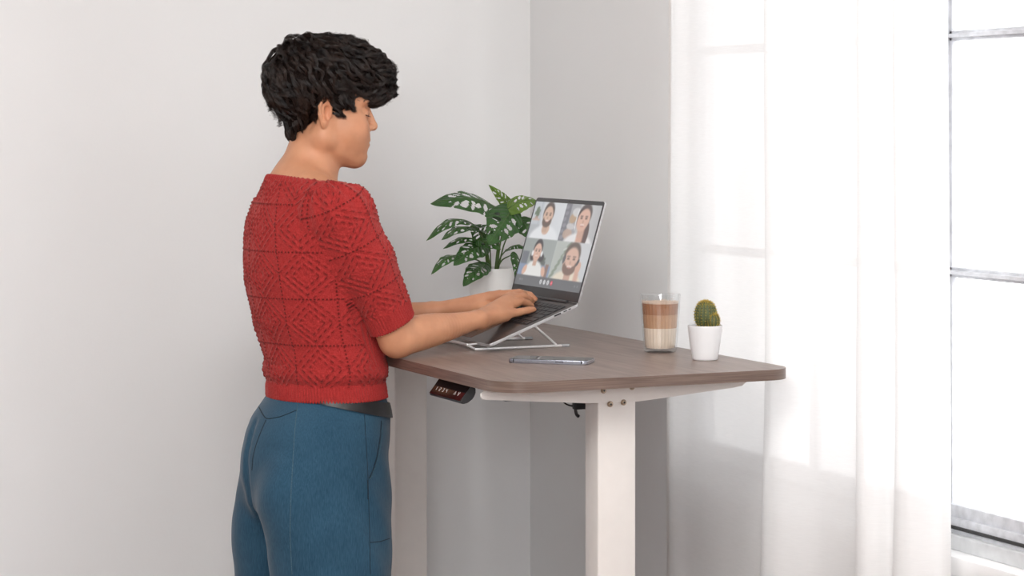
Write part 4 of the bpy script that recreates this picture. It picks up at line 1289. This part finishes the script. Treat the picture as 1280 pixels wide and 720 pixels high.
# ---- eyelashes and brows
M_lash = mat('dark_eyelash_hair', (0.012, 0.009, 0.008), 0.5, noise=(300, 0.2))
for sg in (-1, 1):
    bm = bmesh.new()
    for k in range(22):
        t = -0.95 + 1.9 * k / 21
        p = Hd(.0980 - .0055 * t * t - .004 * max(t * 1, 0), sg * (.0315 + .0135 * t), -.0035 + .002 * t * t)
        dv = HX * .75 + HY * sg * t * .5 - HZ * .38
        add_tube(bm, [p - HX * .002, p + dv * .004, p + dv * .0075 + HZ * .0008], [.0006, .00045, .0001], 5)
    add_tube(bm, [Hd(.0975 - .0055 * t * t - .004 * max(t, 0), sg * (.0315 + .0135 * t), -.003 + .002 * t * t) for t in np.linspace(-1, 1, 14)], .0013, 6)
    obj('eyelashes', bm, M_lash, person, smooth=True)
    bm = bmesh.new()
    for k in range(40):
        t = k / 39
        p = Hd(.1035 - .020 * t ** 2, sg * (.014 + .036 * t), .0245 + .006 * math.sin(2.4 * t) + RNG.normal(0, .0012))
        p = p - body.grad(p[None])[0] * body(p[None])[0]
        dv = HY * sg * .8 + HZ * (.5 - t) + HX * (-.4 * t)
        add_tube(bm, [p, p + dv * .005, p + dv * .009], [.0005, .0004, .0001], 5)
    obj('eyebrow', bm, M_lash, person, smooth=True)

# ============================================================ jeans
jn = F()
hip = [row(478, 338, 478, .142), row(490, 335, 482, .146), row(503, 326, 485, .156), row(520, 314, 488.5, .166), row(540, 306, 488, .174), row(565, 301, 486, .178), row(595, 300, 486, .180), row(625, 306, 488, .176), row(655, 325, 488, .165)]
jn.stack(hip, 0.0)
def legrow(py, L, R, b, sg):
    z, x, _, a, _ = row(py, L, R, 0.0001)
    c = V((L + R) / 2, py, PY - .092)
    D = c.x * CD[0] + c.y * CD[1]
    H = (R - L) / 2 * D / FPX
    a = math.sqrt(H * H - (CR[1] * b) ** 2) / CR[0]
    return (c.z, c.x + (0 if sg < 0 else -.020 * min(max((py - 575) / 70, 0), 1)), PY + sg * .092, a, b)
for sg in (-1, 1):
    rows_ = [legrow(py, L, R, b, sg) for py, L, R, b in ((545, 378, 480, .070), (585, 358, 484, .084), (620, 340, 487, .096), (660, 335, 488.5, .103), (700, 337, 489, .106), (760, 340, 489, .106), (830, 343, 489, .107), (920, 346, 488, .108), (1010, 347, 488, .108))]
    rows_.append((0.002, rows_[-1][1], rows_[-1][2], rows_[-1][3], rows_[-1][4]))
    jn.stack(rows_, 0.02)
    jn.ell(W(353 if sg < 0 else 364, 618, 0) + np.array((0, sg * .088, 0)), (.080, .082, .115), 0.02)
# the seat seam sinks in between the two halves
_zs = np.linspace(.862, .600, 12); _pts = []
for z in _zs:
    xs_ = np.linspace(P_O.x - .30, P_O.x, 300)
    q = jn(np.stack([xs_, np.full(300, PY), np.full(300, z)], 1))
    _pts.append((xs_[int(np.argmax(q < 0))] - .0045, PY, z))
for i in range(11):
    jn.cone(_pts[i], _pts[i + 1], .0040 + .0005 * i, .0045 + .0005 * i, .018, op='s')
# soft folds
def folds(P):
    s = P[..., 2]
    return 0.0016 * np.sin(s * 46 + P[..., 1] * 30 + 4 * np.sin(P[..., 0] * 18)) * np.clip((0.86 - s) / .1, 0, 1)
class Displaced:
    def __init__(s, f, d): s.f, s.d = f, d
    def __call__(s, P, bc=None, br=0.0): return s.f(P, bc, br) + s.d(P)
JV, JF = sculpt(Displaced(jn, folds), (P_O.x - .25, 4.45, -0.01), (2.02, 4.97, 0.95), 0.004)
me = mesh_from('jeans', JV, JF)


def denim():
    m, nt, b, out = mat_new('blue_denim')
    tc = nt.nodes.new('ShaderNodeTexCoord')
    n1 = nt.nodes.new('ShaderNodeTexNoise'); n1.inputs['Scale'].default_value = 5.5; n1.inputs['Detail'].default_value = 4
    nt.links.new(tc.outputs['Object'], n1.inputs['Vector'])
    mp = nt.nodes.new('ShaderNodeMapping'); mp.inputs['Scale'].default_value = (500, 500, 70)
    nt.links.new(tc.outputs['Object'], mp.inputs['Vector'])
    n2 = nt.nodes.new('ShaderNodeTexNoise'); n2.inputs['Scale'].default_value = 1; n2.inputs['Detail'].default_value = 4
    nt.links.new(mp.outputs[0], n2.inputs['Vector'])
    ad = nt.nodes.new('ShaderNodeMath'); ad.operation = 'MULTIPLY_ADD'; ad.inputs[1].default_value = .5
    nt.links.new(n2.outputs['Fac'], ad.inputs[0]); 
    ml = nt.nodes.new('ShaderNodeMath'); ml.operation = 'MULTIPLY'; ml.inputs[1].default_value = .5
    nt.links.new(n1.outputs['Fac'], ml.inputs[0]); nt.links.new(ml.outputs[0], ad.inputs[2])
    cr = nt.nodes.new('ShaderNodeValToRGB')
    cr.color_ramp.elements[0].position = .33; cr.color_ramp.elements[0].color = (*DEN0, 1)
    cr.color_ramp.elements[1].position = .67; cr.color_ramp.elements[1].color = (*DEN1, 1)
    nt.links.new(ad.outputs[0], cr.inputs['Fac']); nt.links.new(cr.outputs[0], b.inputs['Base Color'])
    b.inputs['Roughness'].default_value = .85; b.inputs['Specular IOR Level'].default_value = .15
    b.inputs['Sheen Weight'].default_value = .15
    bp = nt.nodes.new('ShaderNodeBump'); bp.inputs['Strength'].default_value = .4; bp.inputs['Distance'].default_value = .001
    nt.links.new(n2.outputs['Fac'], bp.inputs['Height']); nt.links.new(bp.outputs[0], b.inputs['Normal'])
    return m
DEN0, DEN1 = (0.012, 0.044, 0.080), (0.034, 0.094, 0.150)
M_denim = denim()
jeans = link_mesh('jeans', me, M_denim, person)
from mathutils.bvhtree import BVHTree
jbvh = BVHTree.FromPolygons(JV.tolist(), JF.tolist())


def cast(bvh, px, py):
    """nearest point of a surface along the sight line of a photo point"""
    k = (px - 640) / FPX
    d_ = Vector((CD[0] + CR[0] * k, CD[1] + CR[1] * k, -(py - HORIZON) / FPX)).normalized()
    return bvh.ray_cast(Vector((0, 0, CAM_H)), d_)


M_stitch = mat('dark_seam_thread', (0.008, 0.022, 0.034), 0.9, noise=(400, 0.3))
M_stitch2 = mat('faded_seam_ridge', (0.040, 0.090, 0.125), 0.9, noise=(400, 0.3))
def seam(name, pts, rad_, m, bvh=jbvh, lift=0.0, par=None, n=40):
    q, _ = spline([(p[0], p[1]) for p in pts], n)
    P3 = []
    for x, y in q:
        r = cast(bvh, x, y)
        if r[0] is not None: P3.append(r[0] + r[1] * lift)
    bm = bmesh.new(); add_tube(bm, P3, rad_, 8, flat=.6)
    return obj(name, bm, m, par or jeans, smooth=True)
seam('seam', [(372.5, 503), (369, 530), (366.5, 570), (363.5, 620), (362.5, 670), (365, 718)], .0012, M_stitch2)
seam('seam', [(323, 507), (329, 519), (333, 524), (350, 521), (371, 512.5)], .0016, M_stitch)
seam('seam', [(332.5, 525), (326, 540), (320, 556), (316, 572), (315, 588)], .0014, M_stitch)
seam('seam', [(455.5, 518), (457, 545), (459, 575), (460, 600), (461.5, 650), (463, 718)], .0011, M_stitch)
seam('pocket_edge', [(476.5, 526), (475, 548), (471, 572), (466, 588), (461.5, 598)], .0022, M_stitch)
seam('pocket_edge', [(479, 526), (477.5, 548), (473, 574), (467, 591), (462, 600)], .0016, M_stitch2)
seam('pocket_edge', [(463, 678), (475, 677), (487, 673)], .0015, M_stitch)
seam('bar_tack', [(459.5, 600), (460, 612), (460, 624)], .0022, M_stitch)

# belt: a tilted band round the waist
def ring_on(fd, zc, slope, off, n=120):
    c = np.array((row(510, 322, 487, .158)[1], PY))
    out_ = []
    for k in range(n):
        a = 2 * math.pi * k / n
        dr = np.array((math.cos(a), math.sin(a)))
        t = np.linspace(.06, .25, 96)
        Q = np.concatenate([c + t[:, None] * dr, np.zeros((96, 1))], 1)
        Q[:, 2] = zc - slope * (t * dr[0])
        d = fd(Q)
        i = int(np.argmax(d > 0)); tt = t[i - 1] + (t[i] - t[i - 1]) * (0 - d[i - 1]) / (d[i] - d[i - 1] + 1e-9)
        out_.append((c[0] + dr[0] * (tt + off), c[1] + dr[1] * (tt + off), zc - slope * tt * dr[0], dr[0], dr[1]))
    return out_
def band(name, fd, zc, slope, hgt, off, th, m, par, a0=0, a1=120):
    lo_ = ring_on(fd, zc - hgt / 2, slope, off); hi_ = ring_on(fd, zc + hgt / 2, slope, off)
    bm = bmesh.new(); rr = []
    for L_, H_ in zip(lo_, hi_):
        l, h_ = Vector(L_[:3]), Vector(H_[:3]); o_ = Vector((L_[3], L_[4], 0)) * th
        rr.append([bm.verts.new(p) for p in (l, l + o_, l.lerp(h_, .5) + o_ * 1.25, h_ + o_, h_)])
    for k in range(120):
        A_, B_ = rr[k], rr[(k + 1) % 120]
        for i in range(5): bm.faces.new((A_[i], A_[(i + 1) % 5], B_[(i + 1) % 5], B_[i]))
    return obj(name, bm, m, par, smooth=True, sharp=50)
M_belt = mat('black_leather_belt', (0.016, 0.016, 0.017), 0.42, noise=(60, 0.2), bump=(400, 0.2, 0.0006))
band('belt', jn, .9125, .25, .030, .0022, .0032, M_belt, person)
for px, py in ((388, 500.5), (479, 513)):
    r = cast(jbvh, px, py)
    p, n_ = r[0], r[1]
    n_ = Vector((n_.x, n_.y, 0)).normalized(); sd_ = Vector((-n_.y, n_.x, 0))
    bm = bmesh.new()
    hh, ww = (.013, .0080) if px < 450 else (.026, .0085)
    pts_in = [(-hh, 0.000), (-hh * .92, .0075), (0, .0098), (hh * .92, .0075), (hh, 0.000)]
    va = [[bm.verts.new(p + sd_ * s_ * ww + Vector((0, 0, a_)) + n_ * b2) for (a_, b2) in [(z_, o_ ) for z_, o_ in pts_in] + [(z_, o_ + .0028) for z_, o_ in pts_in[::-1]]] for s_ in (-1, 1)]
    bm.faces.new(va[0]); bm.faces.new(va[1][::-1])
    for i in range(10): bm.faces.new((va[0][i], va[0][(i + 1) % 10], va[1][(i + 1) % 10], va[1][i]))
    obj('belt_loop', bm, M_denim, jeans, smooth=True, sharp=50)

# ============================================================ knitted top
sw = F()
rows_t = [row(236, 330, 424, .100), row(250, 314, 440, .150), row(275, 305, 452, .172), row(300, 302.5, 462, .176), row(325, 303, 470, .172), row(350, 305, 474, .166), row(400, 315.5, 476, .156), row(430, 325, 480, .155), row(450, 329, 483.5, .158),
          row(463, 327.5, 487.5, .164), row(469, 329.5, 485, .159), row(474, 333, 481.5, .152), row(480, 331, 484, .155), row(499, 331, 487.5, .158)]
sw.stack(rows_t, 0.0, sm=9)
sl_top = W(424, 268, -0.150)
def sleeve(sg):
    m = (lambda p: p) if sg < 0 else (lambda p: mirror(p, PY))
    e0 = ELR if sg < 0 else ELL
    s0 = m(W(425, 268, -.158)); cf = (W(492, 402.5, -.150) if sg < 0 else e0 + (W(492, 402.5, -.150) - ELR))
    u = cf - s0
    sw.ell(m(W(427, 266, -.150)), (.064, .062, .062), 0.03)
    sw.cone(s0, s0 + u * .45, 0.0660, 0.0640, 0.03)
    sw.cone(s0 + u * .45, s0 + u * .84, 0.0640, 0.0530, 0.012)
    return s0, cf, u
sR = sleeve(-1); sL = sleeve(1)
sw.cone(W(368, 242, -.055), W(412, 256, -.135), 0.040, 0.046, 0.035).cone(W(368, 242, .055), mirror(W(412, 256, -.135), PY), 0.040, 0.046, 0.035)
# ribbed cuffs
def cuff(s0, cf, u):
    un = u / np.linalg.norm(u)
    def fn(P):
        q = P - cf; t = q @ un
        rr = np.linalg.norm(q - t[..., None] * un, axis=-1) - (.0470 + .0025 * np.clip(-t / .03, 0, 1.3))
        dz = np.abs(t + .018) - .020
        return np.maximum(rr, dz) - 0.0 + 0 * t
    sw.add(fn, 0.006, cf, .075)
cuff(*sR); cuff(*sL)
# the cloth lies on shoulders and upper arms; neck opening and cuffs end in clean rims
nz_c = W(376, 224, 0)
ntilt = np.array((0.16, 0, 1.0)); ntilt /= np.linalg.norm(ntilt)
sw.add(lambda P: trunk(P) - .0055, 0.012, W(385, 270, 0), .30)
for (s0_, cf_, u_), e_, sg in ((sR, ELR, -1), (sL, ELL, 1)):
    def armfn(P, e_=e_, u_=u_, cf_=cf_, sg=sg):
        a_ = sh_r if sg < 0 else mirror(sh_r, PY)
        un_ = u_ / np.linalg.norm(u_)
        ab = e_ - a_; t = np.clip((P - a_) @ ab / ab.dot(ab), 0, 1)
        d_ = np.linalg.norm(P - a_ - t[..., None] * ab, axis=-1) - (.0515 - .0075 * t) - .0035
        return np.maximum(d_, (P - cf_) @ un_ - .002)
    sw.add(armfn, 0.004, (s0_ + cf_) / 2, .20)
sw.ops.append(('i', lambda P: (P - nz_c) @ ntilt, 0.003, None, None))
# bottom: straight hem
z_hem = 0.9115
sw.ops.append(('i', lambda P: z_hem - P[..., 2] + 0 * P[..., 0], 0.002, None, None))
# keep clear of the desk's front edge
sw.ops.append(('i', lambda P: np.where(P[..., 2] < 1.02, P[..., 0] - (DX0 - .0012), -1.0), 0.0, None, None))
axR = (sR[0], sR[2] / np.linalg.norm(sR[2]), np.linalg.norm(sR[2])); axL = (sL[0], sL[2] / np.linalg.norm(sL[2]), np.linalg.norm(sL[2]))
cx_t = lambda z: np.interp(z, *[np.array(sorted((r[0], r[1]) for r in rows_t))[:, i] for i in (0, 1)])


def knit_uv(P):
    """cloth coordinates in metres and the region: 0 body, 1 right sleeve, 2 left sleeve"""
    th = np.arctan2(P[:, 1] - PY, -(P[:, 0] - cx_t(P[:, 2])))
    u = th * .150; v = P[:, 2] - 0.905
    reg = np.zeros(len(P), int)
    bandm = np.clip((Zat(473, 5.0) - P[:, 2]) / .003, 0, 1)
    for i, (a, d_, L) in enumerate((axR, axL)):
        q = P - a; t = q @ d_; rv = q - t[:, None] * d_
        rr = np.linalg.norm(rv, axis=1)
        e1 = np.cross(d_, (0, 1.0, 0)); e1 /= np.linalg.norm(e1); e2 = np.cross(d_, e1)
        an = np.arctan2(rv @ e2, rv @ e1)
        sgn = -1 if i == 0 else 1
        ins = (rr < .078) & (t > -.075) & ((P[:, 1] - PY) * sgn > .118 + .05 * np.clip(t / L, -.5, .25) + .30 * np.clip(-(P[:, 0] - a[0]) - .03, 0, 1))
        ins |= (rr < .075) & (t > .12) & ((P[:, 1] - PY) * sgn > .10) & (rr < .068)
        u = np.where(ins, an * .058, u); v = np.where(ins, t + .03, v); reg = np.where(ins, i + 1, reg)
        bandm = np.where(ins, np.clip((t - (L - .036)) / .003, 0, 1), bandm)
    nb_ = (P - nz_c) @ ntilt
    rn = np.hypot((P[:, 0] - nz_c[0]), (P[:, 1] - PY) / 1.38)
    nm = np.clip((nb_ + .013) / .003, 0, 1) * (rn < .10)
    th_n = np.arctan2(P[:, 1] - PY, P[:, 0] - nz_c[0])
    u = np.where(nm > 0.5, th_n * .075, u)
    return u, v, reg, np.maximum(bandm, nm)


def knit_h(u, v, reg, bm_):
    """relief of the stitches in metres, and how open the stitch is (0..1)"""
    pw, phh = .112, .098
    uu_, vv_ = np.where(reg > 0, u / .118 + .5, u / pw + .06), np.where(reg > 0, v / .098, v / phh - .30)
    fu, fv = uu_ - np.floor(uu_) - .5, vv_ - np.floor(vv_) - .5
    d = np.abs(fu) + np.abs(fv) * .95
    h = np.zeros_like(u); hole = np.zeros_like(u)
    g = lambda x, s: np.exp(-(x / s) ** 2)
    h += .0017 * g(d - .46, .032) + .0017 * g(d - .31, .028) + .0012 * g(d - .17, .026) + .0012 * g(d - .62, .030) + .0010 * g(d - .78, .03)
    h += .0034 * g(np.hypot(fu, fv), .055)
    for cu, cv in ((.25, .25), (-.25, .25), (.25, -.25), (-.25, -.25)):
        h += .0012 * g(np.hypot(fu - cu * 1.45, fv - cv * 1.45), .05)
    # leaf-like ribs inside the diamond
    h += .0007 * np.sin(np.arctan2(fv, fu) * 12) * ((d < .40) & (d > .10))
    # eyelets: along panel borders and along the diamond
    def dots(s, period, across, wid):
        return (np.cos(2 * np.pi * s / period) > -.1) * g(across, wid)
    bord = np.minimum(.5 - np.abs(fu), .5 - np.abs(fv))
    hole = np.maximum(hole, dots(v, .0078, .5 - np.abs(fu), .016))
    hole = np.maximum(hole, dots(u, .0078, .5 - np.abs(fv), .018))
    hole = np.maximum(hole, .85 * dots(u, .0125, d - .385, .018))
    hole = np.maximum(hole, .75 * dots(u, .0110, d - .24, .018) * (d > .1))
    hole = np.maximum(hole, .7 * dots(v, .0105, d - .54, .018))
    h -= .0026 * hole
    # knit columns
    h += .00030 * np.sin(2 * np.pi * u / .0048) + .00012 * np.sin(2 * np.pi * v / .0042)
    rib_ = .0012 * np.sin(2 * np.pi * u / .0066)
    h = h * (1 - bm_) + rib_ * bm_
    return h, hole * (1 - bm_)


SV, SF = sculpt(sw, (P_O.x - .22, 4.42, 0.885), (2.0, 4.98, 1.40), KNIT_RES if 'KNIT_RES' in globals() else 0.0018)
me = mesh_from('knitted_top', SV, SF)
nrm_ = np.zeros(len(SV) * 3, np.float32); me.vertices.foreach_get('normal', nrm_); nrm_ = nrm_.reshape(-1, 3)
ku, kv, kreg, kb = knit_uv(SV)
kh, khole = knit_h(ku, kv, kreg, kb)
# gathers at the sleeve head, soft sags in the body
qz = SV[:, 2]
sag = .0022 * np.sin(qz * 60 + 3 * np.sin(SV[:, 1] * 14)) * np.clip((1.16 - qz) / .15, 0, 1) * np.clip((qz - .95) / .05, 0, 1)
for i, (a, d_, L) in enumerate((axR, axL)):
    m_ = kreg == i + 1
    t = (SV - a) @ d_
    sag = np.where(m_, .0020 * np.sin(ku / .058 * 11) * np.clip((.045 - t) / .07, 0, 1), sag)
disp = kh + sag
SV2 = SV + nrm_ * disp[:, None]
SV2[:, 0] = np.where((SV2[:, 2] < 1.02) & (SV2[:, 0] > DX0 - .0008), DX0 - .0008, SV2[:, 0])
me.vertices.foreach_set('co', SV2.astype(np.float32).ravel())
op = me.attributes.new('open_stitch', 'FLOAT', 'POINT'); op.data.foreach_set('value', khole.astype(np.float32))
mk, nt, b, out = mat_new('red_knitted_wool')
tc = nt.nodes.new('ShaderNodeTexCoord')
n1 = nt.nodes.new('ShaderNodeTexNoise'); n1.inputs['Scale'].default_value = 380; n1.inputs['Detail'].default_value = 4
nt.links.new(tc.outputs['Object'], n1.inputs['Vector'])
cr = nt.nodes.new('ShaderNodeValToRGB')
RED0, RED1, REDH = (0.265, 0.019, 0.018), (0.400, 0.036, 0.034), (0.055, 0.006, 0.006)  # REDH: shade of the eyelet gaps, painted into the wool colour
cr.color_ramp.elements[0].position = .3; cr.color_ramp.elements[0].color = (*RED0, 1)
cr.color_ramp.elements[1].position = .7; cr.color_ramp.elements[1].color = (*RED1, 1)
nt.links.new(n1.outputs['Fac'], cr.inputs['Fac'])
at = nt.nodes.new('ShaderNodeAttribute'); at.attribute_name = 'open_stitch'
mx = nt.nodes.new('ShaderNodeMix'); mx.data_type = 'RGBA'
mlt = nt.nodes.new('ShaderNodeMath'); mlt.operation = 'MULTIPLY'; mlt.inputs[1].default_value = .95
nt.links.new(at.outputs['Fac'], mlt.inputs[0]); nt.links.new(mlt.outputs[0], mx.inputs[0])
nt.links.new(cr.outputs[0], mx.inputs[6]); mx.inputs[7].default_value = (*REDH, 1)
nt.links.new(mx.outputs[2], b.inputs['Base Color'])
b.inputs['Roughness'].default_value = .9; b.inputs['Specular IOR Level'].default_value = .12
b.inputs['Sheen Weight'].default_value = .25; b.inputs['Sheen Roughness'].default_value = .5; b.inputs['Sheen Tint'].default_value = (1, .5, .45, 1)
bp = nt.nodes.new('ShaderNodeBump'); bp.inputs['Strength'].default_value = .5; bp.inputs['Distance'].default_value = .0012
nt.links.new(n1.outputs['Fac'], bp.inputs['Height']); nt.links.new(bp.outputs[0], b.inputs['Normal'])
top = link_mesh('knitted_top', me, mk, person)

# ============================================================ hair
hr = F()
def Wh(px, py, y=0.0): return np.array(V(px, py, PY + y))
hr.ell(Wh(401, 93), (.105, .095, .081), 0.0)
hr.ell(Wh(374, 100), (.068, .088, .087), 0.03)
hr.ell(Wh(430, 93), (.086, .084, .068), 0.03)
hr.ell(Wh(464, 103, -.005), (.033, .066, .040), 0.03)
hr.ell(Wh(377, 134), (.036, .062, .034), 0.025)
hr.cone(Hd(-.058, -.030, -.020), Hd(-.062, -.020, -.045), .020, .010, .02).cone(Hd(-.058, .030, -.020), Hd(-.062, .020, -.045), .020, .010, .02)
for sg in (-1, 1):
    hr.ell(Hd(.030, sg * .063, .026), (.026, .014, .026), .012, HR)
# keep the face and ears clear
hr.ops.append(('s', lambda P: -np.minimum(np.minimum(((P - HO) @ HX) - .034, .027 - ((P - HO) @ HZ) - .50 * np.clip(.075 - ((P - HO) @ HX), 0, .05)), 1.0), 0.006, None, None))
for sg in (-1, 1):
    hr.ell(Hd(-.004, sg * .086, -.002), (.0175, .030, .034), 0.005, HR, op='s')
    hr.cone(Hd(-.020, sg * .075, -.030), Hd(.030, sg * .07, -.060), .028, .05, 0.008, op='s')
HV, HF = sculpt(hr, (P_O.x - .25, 4.50, 1.36), (2.0, 4.90, 1.74), 0.0035)
hgr = hr.grad(HV)
# soft waviness of the mass itself
HVd = HV + hgr * (0.0022 * np.sin(HV[:, 0] * 150 + 5 * np.sin(HV[:, 2] * 60)) * np.sin(HV[:, 2] * 120 + HV[:, 1] * 80) - np.where((np.abs(((HV - HO) @ HX) - .028) < .035) & (((HV - HO) @ HZ) < .045), .002, .004))[:, None]
mh, nt, b, out = mat_new('dark_brown_curly_hair')
tc = nt.nodes.new('ShaderNodeTexCoord')
n1 = nt.nodes.new('ShaderNodeTexNoise'); n1.inputs['Scale'].default_value = 40; n1.inputs['Detail'].default_value = 3
nt.links.new(tc.outputs['Object'], n1.inputs['Vector'])
cr = nt.nodes.new('ShaderNodeValToRGB')
cr.color_ramp.elements[0].position = .35; cr.color_ramp.elements[0].color = (.0065, .0042, .0037, 1)
cr.color_ramp.elements[1].position = .72; cr.color_ramp.elements[1].color = (.034, .0185, .0130, 1)
nt.links.new(n1.outputs['Fac'], cr.inputs['Fac']); nt.links.new(cr.outputs[0], b.inputs['Base Color'])
b.inputs['Roughness'].default_value = .33; b.inputs['Specular IOR Level'].default_value = .5
M_under = mat('dark_hair_underlayer', (.010, .0065, .0055), .95, spec=.03, noise=(150, .4), bump=(220, .8, .004))
hair = link_mesh('hair', mesh_from('hair', HVd, HF), M_under, person)

# locks of curly strands over the mass
crown = Hd(-.070, .015, .125)
rg = np.random.default_rng(5)
NL = 560
cand = rg.permutation(len(HV))
loc_h = (HV - HO) @ HR
ok = (loc_h[:, 2] > -.060)
side = (loc_h[:, 2] < .05) & (loc_h[:, 2] > -.02) & (loc_h[:, 0] > .0) & (loc_h[:, 0] < .07)
cand = np.concatenate([cand[ok[cand]][:NL], cand[side[cand]][:60]])
P0 = HV[cand].copy()
def flow(P, G):
    """the way the hair is combed: out and down from the crown, forward over the forehead"""
    l = (P - HO) @ HR
    d = P - crown
    d = d / (np.linalg.norm(d, axis=1, keepdims=True) + 1e-6)
    d = d + np.outer(np.clip(l[:, 0] / .09, 0, 1), HX) * .5 + np.outer(np.ones(len(P)), -HZ) * .35
    d = d - G * (d * G).sum(1, keepdims=True)
    return d / (np.linalg.norm(d, axis=1, keepdims=True) + 1e-6)
NSTEP = 18
len_ = rg.uniform(.060, .105, len(P0)); low = (loc_h[cand, 2] < .045) & (loc_h[cand, 0] < .060)
len_ = np.where(low, len_ * .5, len_)
paths = []; P = P0.copy(); ph0 = rg.uniform(0, 6.28, len(P0)); amp = rg.uniform(.0020, .0050, len(P0)) * np.where(low, .35, 1.0) * (1 + 1.3 * np.clip((loc_h[cand, 0] - .05) / .05, 0, 1)); wl = rg.uniform(.038, .066, len(P0))
front = np.clip((loc_h[cand, 0] - .03) / .06, 0, 1)
side_c = rg.normal(0, .35, len(P0))
frames = []
for i in range(NSTEP):
    t = i / (NSTEP - 1)
    G = hr.grad(P); d = flow(P, G); S_ = np.cross(G, d)
    d = d + S_ * (side_c * np.sin(t * 3.0 + ph0))[:, None] * .8
    d /= np.linalg.norm(d, axis=1, keepdims=True)
    arch = -.004 + .0105 * np.sin(np.pi * min(t * 1.05, 1)) ** .8 + np.where(front > .2, .004 * t * front, -.004 * t)
    arc = t * len_ / wl * 2 * np.pi + ph0
    c = P + G * (arch * np.where(low, .45, 1) + amp * .6 * np.cos(arc) * min(1, t * 2.5))[:, None] + S_ * (amp * 1.3 * np.sin(arc) * min(1, t * 2.5))[:, None]
    paths.append(c); frames.append((G, S_))
    P = P + d * (len_ / NSTEP)[:, None]
    G2 = hr.grad(P); P = P - G2 * hr(P)[:, None]
paths = np.stack(paths, 1)                       # lock, step, xyz
NSTR = 26
verts, faces = [], []
vo = 0
fl = rg.random(len(P0))
for s_ in range(NSTR):
    a = rg.uniform(0, 6.28, len(P0)); rr0 = rg.uniform(.0004, .0046, len(P0)) * np.where(low, .8, 1)
    kfrac = rg.uniform(.75, 1.08, len(P0))
    lift = rg.normal(0, .0012, len(P0))
    pts = []
    for i in range(NSTEP):
        t = i / (NSTEP - 1)
        G, S_ = frames[i]
        rad_i = rr0 * (1.25 - .75 * t)
        an = a + t * 1.6
        fz = np.where(fl > .90, .012 * t ** 2, 0) * rg.normal(1, .5, 1)
        pts.append(paths[:, i] + S_ * (rad_i * np.cos(an))[:, None] + G * (rad_i * .8 * np.sin(an) + lift * t + fz)[:, None])
    pts = np.stack(pts, 1)
    # resample a little shorter or longer per strand
    tg = np.zeros_like(pts); tg[:, 1:-1] = pts[:, 2:] - pts[:, :-2]; tg[:, 0] = pts[:, 1] - pts[:, 0]; tg[:, -1] = pts[:, -1] - pts[:, -2]
    tg /= np.linalg.norm(tg, axis=2, keepdims=True) + 1e-9
    rnd = np.array((.3, .5, .8)); s1 = np.cross(tg, rnd); s1 /= np.linalg.norm(s1, axis=2, keepdims=True) + 1e-9; s2 = np.cross(tg, s1)
    w_ = (np.array([(.00042) * (1 - .6 * (i / (NSTEP - 1)) ** 2) for i in range(NSTEP)]))[None, :, None]
    tri = np.stack([pts + (s1 * math.cos(q) + s2 * math.sin(q)) * w_ for q in (0, 2.094, 4.189)], 2)   # lock, step, 3, xyz
    nL = len(P0)
    verts.append(tri.reshape(-1, 3))
    base_i = vo + (np.arange(nL)[:, None, None] * NSTEP + np.arange(NSTEP - 1)[None, :, None]) * 3 + np.arange(3)[None, None, :]
    nxt = vo + (np.arange(nL)[:, None, None] * NSTEP + np.arange(NSTEP - 1)[None, :, None]) * 3 + ((np.arange(3) + 1) % 3)[None, None, :]
    faces.append(np.stack([base_i, nxt, nxt + 3, base_i + 3], -1).reshape(-1, 4))
    vo += nL * NSTEP * 3
strands = link_mesh('curls', mesh_from('curls', np.concatenate(verts), np.concatenate(faces)), mh, hair)
WORLD_S, KEY_P, FRONT_P, OVERHEAD_P, EXPO = 1.85, 500.0, 120.0, 53, 0.32
# ============================================================ light: overcast daylight through the windows, plus added fill lights out of view
w = bpy.data.worlds.new('sky'); scene.world = w; w.use_nodes = True
bg = w.node_tree.nodes['Background']
bg.inputs['Color'].default_value = (0.97, 0.985, 1.0, 1)
bg.inputs['Strength'].default_value = WORLD_S


def area(name, loc, rot, sx, sy, power, col=(1, 1, 1)):
    l = bpy.data.lights.new(name, 'AREA'); l.shape = 'RECTANGLE'; l.size = sx; l.size_y = sy; l.energy = power; l.color = col
    o = bpy.data.objects.new(name, l); COL.objects.link(o); o.location = loc; o.rotation_euler = rot
    return o
area('window_daylight', (WALL_X + 0.7, -0.1, 2.25), (0, R_(80), 0), 1.3, 2.4, KEY_P, (0.985, 0.99, 1.0))
area('front_fill', (-1.7, -2.6, 2.25), (R_(80), 0, 0), 2.1, 1.3, FRONT_P, (0.985, 0.99, 1.0))  # added fill from behind the camera, no window known there
overhead = area('overhead_fill', (0.5, 2.4, 2.78), (0, 0, 0), 1.3, 1.3, OVERHEAD_P, (1.0, 0.985, 0.965))  # added overhead fill light, stands for no known fitting
overhead.rotation_euler = (Vector((2.0, 5.2, 1.25)) - overhead.location).to_track_quat('-Z', 'Y').to_euler()
vs = scene.view_settings
vs.view_transform = 'Standard'; vs.look = 'None'; vs.gamma = 1; vs.use_curve_mapping = False; vs.exposure = EXPO
scene.cycles.use_denoising = True
scene.cycles.max_bounces = 10
scene.cycles.transparent_max_bounces = 24
